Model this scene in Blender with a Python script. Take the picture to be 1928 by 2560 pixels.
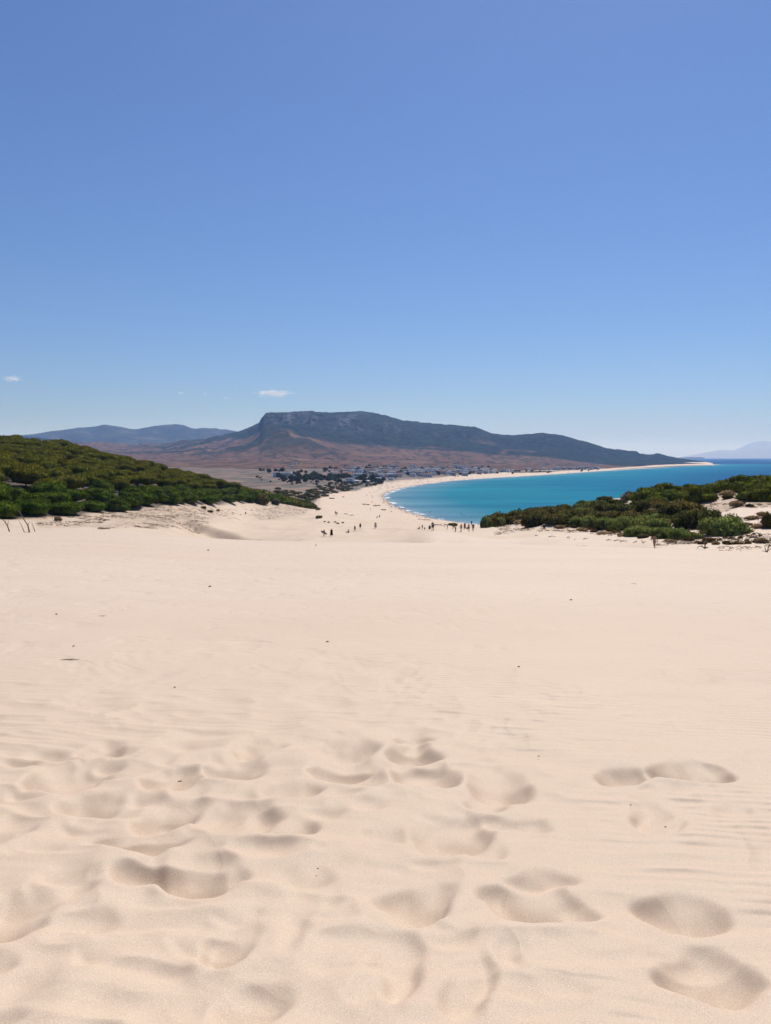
import bpy, bmesh, math, random
import numpy as np
from mathutils import Vector, Matrix

R = math.radians
rng = np.random.default_rng(11)
random.seed(11)
SC = bpy.context.scene
COL = SC.collection
for _o in list(bpy.data.objects):
    bpy.data.objects.remove(_o)

# ------------------------------------------------------------------ camera, sky, sun, exposure
F, CU, CV, VH = 1924.0, 964.0, 1280.0, 1143.0      # focal length, centre and horizon row of the 1928x2560 photograph
EYE = 45.0
PITCH = math.atan((CV - VH) / F)
cam_d = bpy.data.cameras.new('camera')
cam = bpy.data.objects.new('camera', cam_d); COL.objects.link(cam)
cam.location = (0, 0, EYE)
cam.rotation_euler = (math.pi / 2 - PITCH, 0, 0)
cam_d.sensor_fit = 'VERTICAL'; cam_d.sensor_height = 36.0; cam_d.sensor_width = 36.0
cam_d.lens = 36.0 * F / 2560.0
cam_d.clip_start = 0.1; cam_d.clip_end = 200000
SC.camera = cam

SUN_AZ, SUN_EL = R(18), R(57)        # azimuth from +Y (view direction) towards +X
world = bpy.data.worlds.new('World'); SC.world = world; world.use_nodes = True
wn = world.node_tree
bg = wn.nodes['Background']
sky = wn.nodes.new('ShaderNodeTexSky'); sky.sky_type = 'NISHITA'; sky.sun_disc = False
sky.sun_elevation = SUN_EL; sky.sun_rotation = SUN_AZ
sky.altitude = 0; sky.air_density = 1.0; sky.dust_density = 0.45; sky.ozone_density = 8.0
tint = wn.nodes.new('ShaderNodeMix'); tint.data_type = 'RGBA'; tint.blend_type = 'MULTIPLY'
tint.inputs[0].default_value = 1.0; tint.inputs[7].default_value = (0.88, 0.935, 1.12, 1)     # white balance of the whole sky
wn.links.new(sky.outputs[0], tint.inputs[6]); wn.links.new(tint.outputs[2], bg.inputs[0])
bg.inputs[1].default_value = 0.083

sl = bpy.data.lights.new('sun', 'SUN'); sl.energy = 4.6; sl.angle = R(0.53); sl.color = (1.0, 0.945, 0.87)
sun = bpy.data.objects.new('sun', sl); COL.objects.link(sun)
sd = Vector((math.cos(SUN_EL) * math.sin(SUN_AZ), math.cos(SUN_EL) * math.cos(SUN_AZ), math.sin(SUN_EL)))
sun.rotation_euler = sd.to_track_quat('Z', 'Y').to_euler()
sun.location = (0, 0, 1500)

SC.render.engine = 'CYCLES'
SC.view_settings.view_transform = 'Standard'; SC.view_settings.look = 'None'
SC.view_settings.exposure = 0.0; SC.view_settings.gamma = 1.0; SC.view_settings.use_curve_mapping = False
cy = SC.cycles
cy.use_denoising = True; cy.max_bounces = 5; cy.diffuse_bounces = 3; cy.glossy_bounces = 2
cy.transmission_bounces = 2; cy.volume_bounces = 1; cy.transparent_max_bounces = 8
cy.volume_step_rate = 1.0; cy.volume_max_steps = 256
cy.sample_clamp_indirect = 6.0
SC.render.resolution_x = 771; SC.render.resolution_y = 1024

# ------------------------------------------------------------------ helpers: pixel rays, noise, objects
CP, SP = math.cos(PITCH), math.sin(PITCH)
def ray(u, v):
    """direction of photo pixel with forward (y) component 1: returns x/y, z/y"""
    cx = (u - CU) / F; cyy = (CV - v) / F
    fy = CP + SP * cyy
    return cx / fy, (-SP + CP * cyy) / fy
def zat(u, v, y):
    return EYE + ray(u, v)[1] * y
def txu(u, v=1200):
    return ray(u, v)[0]

def _hash(ix, iy, seed):
    h = (ix.astype(np.int64) * 374761393 + iy.astype(np.int64) * 668265263 + seed * 974634777) & 0xFFFFFFFF
    h = ((h ^ (h >> 13)) * 1274126177) & 0xFFFFFFFF
    h = (h ^ (h >> 16)) & 0xFFFFFFFF
    return h / 4294967295.0
def vnoise(x, y, seed=0):
    x = np.asarray(x, float); y = np.asarray(y, float)
    ix = np.floor(x); iy = np.floor(y)
    fx = x - ix; fy = y - iy
    fx = fx * fx * fx * (fx * (fx * 6 - 15) + 10); fy = fy * fy * fy * (fy * (fy * 6 - 15) + 10)
    a = _hash(ix, iy, seed); b = _hash(ix + 1, iy, seed); c = _hash(ix, iy + 1, seed); d = _hash(ix + 1, iy + 1, seed)
    return (a + (b - a) * fx) * (1 - fy) + (c + (d - c) * fx) * fy
def fbm(x, y, octs=4, seed=0, gain=0.5):
    s = 0; a = 1; n = 0
    for k in range(octs):
        s = s + a * (vnoise(x * 2 ** k, y * 2 ** k, seed + 17 * k) * 2 - 1); n += a; a *= gain
    return s / n
def sstep(a, b, x):
    t = np.clip((x - a) / (b - a), 0, 1); return t * t * (3 - 2 * t)

def mesh_np(name, verts, faces, mat=None, smooth=False, attrs=None):
    """verts Nx3, faces Mx3 or Mx4"""
    me = bpy.data.meshes.new(name)
    verts = np.asarray(verts, np.float32); faces = np.asarray(faces, np.int32)
    k = faces.shape[1]
    me.vertices.add(len(verts)); me.vertices.foreach_set('co', verts.ravel())
    me.loops.add(faces.size); me.loops.foreach_set('vertex_index', faces.ravel())
    me.polygons.add(len(faces))
    me.polygons.foreach_set('loop_start', np.arange(0, faces.size, k, dtype=np.int32))
    me.polygons.foreach_set('loop_total', np.full(len(faces), k, np.int32))
    me.update(calc_edges=True)
    if smooth:
        me.polygons.foreach_set('use_smooth', np.ones(len(faces), bool))
    for an, av in (attrs or {}).items():
        at = me.attributes.new(an, 'FLOAT', 'POINT'); at.data.foreach_set('value', np.asarray(av, np.float32).ravel())
    if mat: me.materials.append(mat)
    return me
def grid_faces(nr, nc):
    i = np.arange(nr - 1)[:, None] * nc + np.arange(nc - 1)[None, :]
    i = i.ravel()
    return np.stack([i, i + 1, i + 1 + nc, i + nc], 1)
def tag(o, label=None, cat=None, group=None, kind=None):
    if label: o['label'] = label
    if cat: o['category'] = cat
    if group: o['group'] = group
    if kind: o['kind'] = kind
    return o
def obj(name, me, parent=None, loc=None, rot=None, scale=None):
    o = bpy.data.objects.new(name, me); COL.objects.link(o)
    if parent: o.parent = parent
    if loc is not None: o.location = loc
    if rot is not None: o.rotation_euler = rot
    if scale is not None: o.scale = scale
    return o
def thing(name, label, cat, loc, rotz=0, group=None, scale=None):
    o = obj(name, None, None, loc, (0, 0, rotz), scale)
    o.empty_display_size = 0.2
    return tag(o, label, cat, group)
def bm_mesh(name, bm, mat, smooth=False):
    me = bpy.data.meshes.new(name); bmesh.ops.recalc_face_normals(bm, faces=bm.faces); bm.to_mesh(me); bm.free()
    if mat: me.materials.append(mat)
    if smooth:
        for p in me.polygons: p.use_smooth = True
    return me
def add_box(bm, x0, x1, y0, y1, z0, z1):
    vs = [bm.verts.new(p) for p in ((x0,y0,z0),(x1,y0,z0),(x1,y1,z0),(x0,y1,z0),(x0,y0,z1),(x1,y0,z1),(x1,y1,z1),(x0,y1,z1))]
    for f in ((0,3,2,1),(4,5,6,7),(0,1,5,4),(1,2,6,5),(2,3,7,6),(3,0,4,7)):
        bm.faces.new([vs[i] for i in f])
def add_tube(bm, pts, rads, n=6, cap=True):
    rings = []
    for i, p in enumerate(pts):
        p = Vector(p)
        d = (Vector(pts[min(i + 1, len(pts) - 1)]) - Vector(pts[max(i - 1, 0)])).normalized()
        a = d.orthogonal().normalized(); b = d.cross(a)
        if rings:   # keep rings from twisting
            pa = ref - d * ref.dot(d)
            if pa.length > 1e-6: a = pa.normalized(); b = d.cross(a)
        ref = a
        rings.append([bm.verts.new(p + (a * math.cos(2 * math.pi * k / n) + b * math.sin(2 * math.pi * k / n)) * rads[i]) for k in range(n)])
    for r0, r1 in zip(rings, rings[1:]):
        for k in range(n):
            bm.faces.new((r0[k], r0[(k + 1) % n], r1[(k + 1) % n], r1[k]))
    if cap:
        bm.faces.new(rings[0][::-1]); bm.faces.new(rings[-1])

# ------------------------------------------------------------------ materials
class NT:
    def __init__(s, name):
        s.m = bpy.data.materials.new(name); s.m.use_nodes = True
        s.t = s.m.node_tree; s.b = s.t.nodes['Principled BSDF']; s.out = s.t.nodes['Material Output']
    def n(s, kind, **kw):
        nd = s.t.nodes.new('ShaderNode' + kind)
        for k, v in kw.items():
            if k.startswith('i_'):
                key = k[2:]
                nd.inputs[int(key) if key.isdigit() else key.replace('_', ' ')].default_value = v
            else: setattr(nd, k, v)
        return nd
    def l(s, a, b): s.t.links.new(a, b)
    def coord(s, out='Object', scale=None):
        c = s.n('TexCoord').outputs[out]
        if scale is None: return c
        mp = s.n('Mapping'); mp.inputs['Scale'].default_value = scale; s.l(c, mp.inputs['Vector']); return mp.outputs[0]
    def noise(s, vec, scale, detail=4, rough=0.55, dist=0.0):
        nd = s.n('TexNoise'); s.l(vec, nd.inputs['Vector'])
        nd.inputs['Scale'].default_value = scale; nd.inputs['Detail'].default_value = detail
        nd.inputs['Roughness'].default_value = rough; nd.inputs['Distortion'].default_value = dist
        return nd.outputs[0]
    def ramp(s, fac, stops, interp='LINEAR'):
        nd = s.n('ValToRGB'); s.l(fac, nd.inputs[0]); cr = nd.color_ramp; cr.interpolation = interp
        while len(cr.elements) < len(stops): cr.elements.new(0.5)
        for e, (p, c) in zip(cr.elements, stops):
            e.position = p; e.color = (c, c, c, 1) if isinstance(c, (int, float)) else (*c, 1)
        return nd.outputs[0]
    def mix(s, fac, a, b, blend='MIX'):
        nd = s.n('Mix', data_type='RGBA', blend_type=blend)
        for sock, v in ((nd.inputs[0], fac), (nd.inputs[6], a), (nd.inputs[7], b)):
            if hasattr(v, 'links') or isinstance(v, bpy.types.NodeSocket): s.l(v, sock)
            else: sock.default_value = v if isinstance(v, (int, float)) else (*v, 1)
        return nd.outputs[2]
    def math(s, op, a, b=0.0, c=0.0, clamp=False):
        nd = s.n('Math', operation=op, use_clamp=clamp)
        for i, v in enumerate((a, b, c)):
            if isinstance(v, bpy.types.NodeSocket): s.l(v, nd.inputs[i])
            else: nd.inputs[i].default_value = v
        return nd.outputs[0]
    def attr(s, name): return s.n('Attribute', attribute_name=name).outputs['Fac']
    def base(s, c):
        if isinstance(c, bpy.types.NodeSocket): s.l(c, s.b.inputs['Base Color'])
        else: s.b.inputs['Base Color'].default_value = (*c, 1)
    def rough(s, r, spec=None):
        s.b.inputs['Roughness'].default_value = r
        if spec is not None: s.b.inputs['Specular IOR Level'].default_value = spec
    def bump(s, h, strength, distance, normal=None):
        nd = s.n('Bump'); nd.inputs['Strength'].default_value = strength; nd.inputs['Distance'].default_value = distance
        s.l(h, nd.inputs['Height'])
        if normal is not None: s.l(normal, nd.inputs['Normal'])
        return nd.outputs[0]
    def nrm(s, o): s.l(o, s.b.inputs['Normal'])

def simple(name, col, rough=0.8, var=0.15, scale=3.0, spec=0.2):
    m = NT(name); c = m.coord()
    nz = m.noise(c, scale, 4)
    m.base(m.mix(nz, tuple(x * (1 - var) for x in col), tuple(min(1, x * (1 + var)) for x in col)))
    m.rough(rough, spec); return m.m

SAND = (0.65, 0.503, 0.36)
SAND2 = (0.695, 0.565, 0.44)
def sand_nodes(m, near=True):
    """returns colour and normal of wind-blown sand; all scales in metres"""
    c = m.coord()
    big = m.noise(c, 0.05, 3, 0.5)
    col = m.mix(m.ramp(big, [(0.3, 0.0), (0.7, 1.0)]), SAND, SAND2)
    mid = m.noise(c, 1.7, 4, 0.6)
    tr = m.noise(m.coord('Object', (0.35, 1.0, 1.0)), 0.22, 5, 0.65)
    col = m.mix(m.ramp(tr, [(0.42, 0.0), (0.62, 0.30)]), col, (0.57, 0.43, 0.31))
    col = m.mix(m.ramp(mid, [(0.3, 0.25), (0.7, 0.0)]), col, (0.59, 0.445, 0.315))
    gr = m.noise(c, 260.0, 2, 0.7)
    col = m.mix(m.ramp(gr, [(0.42, 0.60), (0.60, 0.0)]), col, (0.42, 0.30, 0.195))
    gr2 = m.noise(c, 420.0, 1, 0.5)
    col = m.mix(m.ramp(gr2, [(0.6, 0.0), (0.75, 0.55)]), col, (0.80, 0.68, 0.56))
    # wind ripples: crests run nearly across the view
    mp = m.n('Mapping'); mp.inputs['Rotation'].default_value = (0, 0, R(8)); m.l(c, mp.inputs['Vector'])
    wv = m.n('TexWave', wave_type='BANDS', bands_direction='Y', wave_profile='SIN')
    m.l(mp.outputs[0], wv.inputs['Vector'])
    wv.inputs['Scale'].default_value = 3.4; wv.inputs['Distortion'].default_value = 2.2
    wv.inputs['Detail'].default_value = 2.0; wv.inputs['Detail Scale'].default_value = 0.55
    patch = m.ramp(m.noise(c, 0.45, 2), [(0.36, 0.15), (0.62, 1.0)])
    rip = m.math('MULTIPLY', m.math('POWER', wv.outputs[1], 1.6), patch)
    if near:
        rip = m.math('MULTIPLY', rip, m.attr('ripple'))
    n1 = m.bump(rip, 0.6, 0.014)
    # old, half-filled footprints and hummocks further out
    st = m.coord('Object', (1.0, 0.8, 1.0))
    n2 = m.bump(m.ramp(m.noise(st, 0.9, 3, 0.55, 0.4), [(0.28, 0.0), (0.46, 1.0)]), 0.34, 0.10, n1)
    vo = m.n('TexVoronoi', feature='SMOOTH_F1'); vo.inputs['Scale'].default_value = 1.15; vo.inputs['Randomness'].default_value = 1.0
    m.l(m.coord('Object', (1.0, 0.8, 1.0)), vo.inputs['Vector'])
    dent = m.ramp(vo.outputs['Distance'], [(0.06, 0.0), (0.24, 1.0)])
    where = m.ramp(m.noise(m.coord('Object', (0.5, 1, 1)), 0.07, 3, 0.6), [(0.44, 0.0), (0.58, 1.0)])
    dent = m.math('MULTIPLY', m.math('SUBTRACT', dent, 1.0), where)
    if near: dent = m.math('MULTIPLY', dent, m.attr('oldprints'))
    n2 = m.bump(dent, 0.8, 0.06, n2)
    n3 = m.bump(m.noise(st, 4.5, 3, 0.6), 0.22, 0.022, n2)
    n4 = m.bump(gr, 0.30, 0.0022, n3)
    return col, n4

# ------------------------------------------------------------------ the lie of the land
def col_prof(u, pts):
    out = []
    for y, v in pts:
        out.append((math.log(y), v if v < 200 else zat(u, v, y)))
    return txu(u), out
FAR = [(2300, 6), (4000, 2), (14000, 2)]
SEAF = [(700, -8), (14000, -14)]
COLS = [col_prof(u, p) for u, p in (
 (-700, [(60, 22), (120, 28), (200, 36), (350, 52), (500, 62), (620, 64), (800, 40), (1000, 22), (1700, 16), (2600, 14), (4000, 10), (14000, 5)]),
 (-250, [(60, 22), (110, 25), (130, 1322), (150, 1315), (180, 33), (350, 50), (500, 58), (620, 58), (800, 34), (1000, 18), (1700, 15), (2600, 14), (4000, 10), (14000, 5)]),
 (0, [(60, 22), (110, 25), (130, 1325), (150, 1321), (170, 1310), (200, 33), (340, 45), (480, 53), (540, 53), (720, 28), (950, 14), (1700, 14), (2600, 14), (4000, 10), (14000, 5)]),
 (200, [(60, 22), (110, 25), (135, 1326), (165, 1319), (200, 1300), (240, 31.5), (360, 42), (490, 49), (560, 48), (720, 26), (950, 13), (1700, 14), (2600, 14), (4000, 8), (14000, 5)]),
 (300, [(60, 22), (110, 25), (140, 1329), (170, 1316), (200, 1303), (225, 1288), (260, 31), (380, 39), (500, 45.5), (580, 43), (720, 25), (950, 12), (1700, 14), (2600, 13), (4000, 8), (14000, 5)]),
 (400, [(60, 22), (110, 25), (150, 1331), (190, 1318), (225, 1298), (250, 1276), (280, 30), (400, 37), (510, 42), (590, 39), (720, 22), (950, 11), (1700, 14), (2600, 13), (4000, 8), (14000, 5)]),
 (500, [(60, 22), (110, 24), (150, 1346), (176, 25.4), (203, 1309), (230, 1299), (260, 1287), (300, 1267), (330, 28), (430, 34), (520, 38), (600, 34), (720, 20), (950, 11), (1700, 14), (2600, 12), (4000, 6), (14000, 3)]),
 (560, [(60, 22), (110, 24), (150, 1352), (178, 24.2), (208, 1317), (240, 1306), (300, 1290), (345, 1268), (390, 26), (440, 30), (510, 33), (605, 30), (720, 18), (950, 11), (1700, 14), (2300, 12), (4000, 6), (14000, 3)]),
 (600, [(60, 22), (110, 24), (150, 28.4), (180, 23.9), (212, 1328), (280, 1307), (335, 1291), (380, 1264), (420, 24), (480, 28), (540, 30), (610, 26), (720, 16), (950, 11), (1300, 11), (1700, 14), (2300, 12), (4000, 6), (14000, 3)]),
 (700, [(60, 22), (110, 24), (150, 28.4), (178, 25.3), (200, 1337), (270, 1310), (350, 1290), (430, 1257), (480, 22), (530, 23), (590, 21), (720, 13), (950, 1215), (1300, 1194), (1600, 1180), (2000, 14), (4000, 6), (14000, 3)]),
 (760, [(60, 22), (110, 24), (150, 1352), (173, 1342), (220, 1322), (300, 1301), (370, 1286), (450, 1268), (475, 1258), (520, 16.5), (580, 14), (720, 11), (950, 1213), (1300, 1194), (1600, 1180), (1900, 1171), (2100, 13), (4000, 6), (14000, 3)]),
 (820, [(60, 22), (110, 24), (150, 1350), (173, 1341), (215, 1324), (280, 1303), (330, 1289), (450, 1268), (600, 1250), (800, 1234), (1000, 1211), (1300, 1193), (1600, 1179), (1850, 1171), (2050, 13), (4000, 6), (14000, 3)]),
 (900, [(60, 22), (110, 24), (150, 1350), (180, 1336), (230, 1321), (320, 1302), (450, 1281), (600, 1262), (800, 1244), (950, 1222), (1100, 1210), (1300, 1197), (1600, 1182), (1850, 1172), (2050, 12), (4000, 6), (14000, 3)]),
 (980, [(60, 22), (110, 24), (150, 1341), (180, 1331), (230, 1322), (320, 1305), (450, 1287), (560, 1274), (700, 1.5), (900, -2), (1090, 0.5), (1180, 1213), (1300, 1202), (1500, 1191), (1700, 1180), (1850, 1173), (2050, 12), (4000, 6), (14000, 3)]),
 (1060, [(60, 22), (110, 25), (128, 1346), (150, 1329), (175, 1322), (240, 1313), (330, 1302), (450, 1291), (560, 3), (640, 0), (900, -4), (1240, -1), (1320, 2), (1430, 1200), (1600, 1189), (1800, 1177), (1900, 13), (2100, 10), (4000, 5), (14000, 3)]),
 (1110, [(60, 22), (110, 25), (128, 1347), (150, 1329), (175, 1323), (240, 1313), (330, 1303), (430, 1297), (520, 2), (600, -2), (1000, -6), (1420, -1), (1500, 2), (1600, 1193), (1720, 1184), (1850, 1176), (2050, 10), (4000, 5), (14000, 3)]),
 (1180, [(60, 22), (110, 25), (140, 1349), (177, 1328), (215, 1317), (290, 1315), (400, 1313), (500, 1), (560, -3), (1000, -7), (1620, -1), (1690, 2), (1800, 1185), (1900, 1177), (2100, 8), (4000, 4), (14000, 3)]),
 (1260, [(60, 22), (110, 26), (140, 1354), (190, 1321), (215, 1313), (290, 21), (400, 9), (480, 1), (560, -3), (1000, -7), (1680, -1), (1760, 2), (1850, 1183), (1960, 1177), (2200, 6), (4000, 3), (14000, 3)]),
 (1400, [(60, 22), (105, 27), (125, 1354), (165, 1322), (200, 1302), (230, 29.5), (300, 26), (400, 11), (460, 1), (540, -4), (1000, -8), (2120, -1), (2200, 2), (2300, 6), (2600, 3), (4000, 2), (14000, 2)]),
 (1500, [(60, 22), (100, 28), (125, 1348), (160, 1326), (190, 1296), (215, 1272), (260, 31), (330, 24), (420, 6), (465, -1), (540, -4), (1500, -9), (2450, -1), (2560, 2), (2700, 3), (4000, 2), (14000, 2)]),
 (1640, [(60, 22), (92, 31), (102, 1364), (130, 1336), (160, 1302), (185, 1267), (200, 1252), (220, 34.3), (260, 33), (350, 20), (425, 3), (470, -2), (1500, -9), (3150, -1), (3300, 2), (4000, 2), (6000, -1), (14000, -3)]),
 (1750, [(60, 22), (84, 31), (92, 1371), (120, 1346), (150, 1302), (170, 1263), (185, 1248), (210, 35), (300, 28), (400, 7), (460, -2), (1500, -9), (4000, -2), (4300, 1.5), (5000, 2), (6500, -3), (14000, -5)]),
 (1850, [(60, 22), (80, 31), (90, 1376), (115, 1343), (135, 1308), (152, 1266), (165, 1246), (190, 37), (300, 28), (400, 7), (460, -2), (1500, -9), (4400, -2), (6500, -5), (14000, -5)]),
 (1930, [(60, 22), (78, 31), (88, 1379), (110, 1342), (130, 1300), (148, 1266), (165, 1247), (190, 37.5), (300, 28), (400, 7), (460, -2), (1500, -9), (14000, -9)]),
 (2300, [(60, 22), (78, 31), (88, 1385), (110, 1345), (130, 1300), (148, 1262), (165, 38), (190, 39), (300, 28), (400, 7), (460, -2), (1500, -9), (14000, -9)]),
)]
LY = np.linspace(math.log(55), math.log(14000), 900)
TXK = np.array([c[0] for c in COLS])
TAB = np.array([np.interp(LY, [p[0] for p in c[1]], [p[1] for p in c[1]]) for c in COLS])
def gsmooth(a, s, axis):
    k = np.arange(-int(3 * s), int(3 * s) + 1); w = np.exp(-0.5 * (k / s) ** 2); w /= w.sum()
    pad = [(0, 0)] * a.ndim; pad[axis] = (len(k) // 2, len(k) // 2)
    p = np.pad(a, pad, mode='edge')
    return np.apply_along_axis(lambda r: np.convolve(r, w, 'valid'), axis, p)
TAB = gsmooth(TAB, 7, 1)
TXF = np.linspace(TXK[0], TXK[-1], 420)
TABF = np.array([np.interp(TXF, TXK, TAB[:, j]) for j in range(TAB.shape[1])]).T
TABF = gsmooth(TABF, 3.5, 0)

def tab_z(x, y):
    tx = np.clip(x / y, TXF[0], TXF[-1]); ly = np.clip(np.log(y), LY[0], LY[-1])
    a = (tx - TXF[0]) / (TXF[-1] - TXF[0]) * (len(TXF) - 1); b = (ly - LY[0]) / (LY[-1] - LY[0]) * (len(LY) - 1)
    i = np.minimum(a.astype(int), len(TXF) - 2); j = np.minimum(b.astype(int), len(LY) - 2)
    fa = a - i; fb = b - j
    return (TABF[i, j] * (1 - fa) + TABF[i + 1, j] * fa) * (1 - fb) + (TABF[i, j + 1] * (1 - fa) + TABF[i + 1, j + 1] * fa) * fb

# crest of the big dune: slope of the sight line that grazes it and its distance
CR_U = [-300, 0, 300, 400, 560, 700, 1000, 1250, 1500, 1700, 1928, 2300]
CR_V = [1318, 1325, 1331, 1335, 1349, 1354, 1356.5, 1360, 1366, 1373, 1383, 1392]
CR_L = [118, 118, 116, 114, 110, 108, 104, 100, 93, 86, 80, 76]
CR_T = np.array([txu(u) for u in CR_U]); CR_S = np.array([-ray(u, v)[1] for u, v in zip(CR_U, CR_V)])
_tf = np.linspace(-0.9, 0.9, 400)
_sf = gsmooth(np.interp(_tf, CR_T, CR_S)[None], 10, 1)[0]; _lf = gsmooth(np.interp(_tf, CR_T, CR_L)[None].astype(float), 10, 1)[0]
def near_z(x, y):
    yy = np.maximum(y, 0.5)
    tx = np.clip(x / (yy + 3.0), -0.9, 0.9)
    s = np.interp(tx, _tf, _sf); L = np.interp(tx, _tf, _lf)
    b = 1.6 / L ** 2; a = s - 3.2 / L
    e = np.maximum(y - L, 0)
    z = EYE - 1.6 - a * y - b * y * y - 0.30 * e * sstep(0, 9, e) - 0.006 * e * e
    return z + 0.16 * fbm(x / 21, y / 26, 2, 5) * sstep(8, 40, y) * (1 - 0.75 * sstep(55, 90, y))

# shoreline (world metres), from where the water meets the beach in the photograph
SHORE_PX = [(1205, 1313.6), (1150, 1306), (1083, 1297), (1030, 1282), (985, 1264), (966, 1250), (960, 1240), (962, 1235), (975, 1229.5), (1000, 1221.5), (1050, 1212), (1100, 1205.5), (1150, 1200.5), (1250, 1193.6), (1300, 1191), (1400, 1184.5), (1500, 1177.7), (1600, 1172), (1700, 1166), (1765, 1163.6), (1806, 1162)]
SHORE = [(3500, 250), (900, 380), (450, 405), (250, 430), (130, 470)]
for u, v in SHORE_PX:
    t, s = ray(u, v); y = -EYE / s; SHORE.append((t * y, y))
tipx, tipy = SHORE[-1]
SHORE += [(tipx + 10, tipy + 60), (tipx - 120, tipy + 260), (tipx - 200, tipy + 800), (tipx - 300, tipy + 2000), (1500, 9000), (1400, 30000)]
SHORE = np.array(SHORE)
def shore_sd(x, y):
    """distance to the shoreline, positive on land"""
    sh = x.shape; x = x.ravel(); y = y.ravel()
    best = np.full(x.shape, 1e12); side = np.zeros(x.shape)
    for (ax, ay), (bx, by) in zip(SHORE[:-1], SHORE[1:]):
        dx, dy = bx - ax, by - ay
        t = np.clip(((x - ax) * dx + (y - ay) * dy) / (dx * dx + dy * dy), 0, 1)
        d2 = (x - ax - t * dx) ** 2 + (y - ay - t * dy) ** 2
        m = d2 < best
        best = np.where(m, d2, best)
    poly = np.vstack([SHORE, [(60000, 30000), (60000, 250)]])
    inside = np.zeros(x.shape, bool)
    for (ax, ay), (bx, by) in zip(poly, np.roll(poly, -1, 0)):
        c = (ay > y) != (by > y)
        with np.errstate(divide='ignore', invalid='ignore'):
            xi = (bx - ax) * (y - ay) / (by - ay) + ax
        inside ^= c & (x < xi)
    return (np.sqrt(best) * np.where(inside, -1, 1)).reshape(sh)

YE_U = [-300, 0, 200, 300, 400, 500, 600, 700, 760, 775, 800, 830, 860, 900, 940, 970, 1000, 1060, 1120, 1200, 1300, 1400, 1500, 1600, 1700, 1765, 1800, 2300]
YE_Y = [160, 172, 200, 228, 252, 302, 382, 432, 476, 560, 720, 850, 920, 1000, 1150, 1250, 1310, 1440, 1610, 1810, 1990, 2260, 2600, 3060, 3900, 4300, 4900, 9000]
YE_T = [txu(u) for u in YE_U]
def y_edge(x, y): return np.interp(x / y, YE_T, YE_Y)

SLIP_T = [txu(u) for u in (430, 480, 540, 600, 660, 710, 750)]
SLIP_Y = [232, 222, 210, 198, 184, 172, 165]
SLIP_H = [0, 2.4, 3.4, 3.4, 3.0, 2.0, 0]
def ground_z(x, y):
    x = np.asarray(x, float); y = np.asarray(y, float)
    zn = near_z(x, y)
    zm = tab_z(x, np.maximum(y, 55))
    und = sstep(120, 170, y) * (1 - sstep(500, 900, y))
    zm = zm + und * (0.95 * fbm(x / 26 + 3, y / 33, 3, 21) + 0.5 * (1 - np.abs(fbm(x / 11, y / 14, 2, 31)) * 2.2) - 0.25)
    tx_ = x / np.maximum(y, 1)
    sl_ = np.interp(tx_, SLIP_T, SLIP_Y) + 2.5 * fbm(x / 9, y / 30, 2, 37) - y
    zm = zm - np.interp(tx_, SLIP_T, SLIP_H) * sstep(-1, 8, sl_) * (1 - sstep(14, 60, sl_))
    zm = zm + sstep(700, 1500, y) * 1.2 * fbm(x / 160, y / 220, 3, 9)
    k = 0.5
    d = zn - zm
    h = np.clip(0.5 + 0.5 * d / k, 0, 1)
    z = zm * (1 - h) + zn * h + k * h * (1 - h)
    z = np.where(y < 70, zn, z)
    far = y > 330
    if np.any(far):
        sd = shore_sd(x, y)
        cap = np.where(sd > 0, 0.045 * sd + 0.0006 * sd * sd, 0.03 * sd)
        fl = np.where(sd > 0, np.minimum(0.03 * sd, 1.4), -1e3)
        z2 = np.where(sd > 0, np.clip(z, fl, np.maximum(cap, fl)), np.minimum(z, np.maximum(cap, -12)))
        z = np.where(far, z2, z)
    return z

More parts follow.
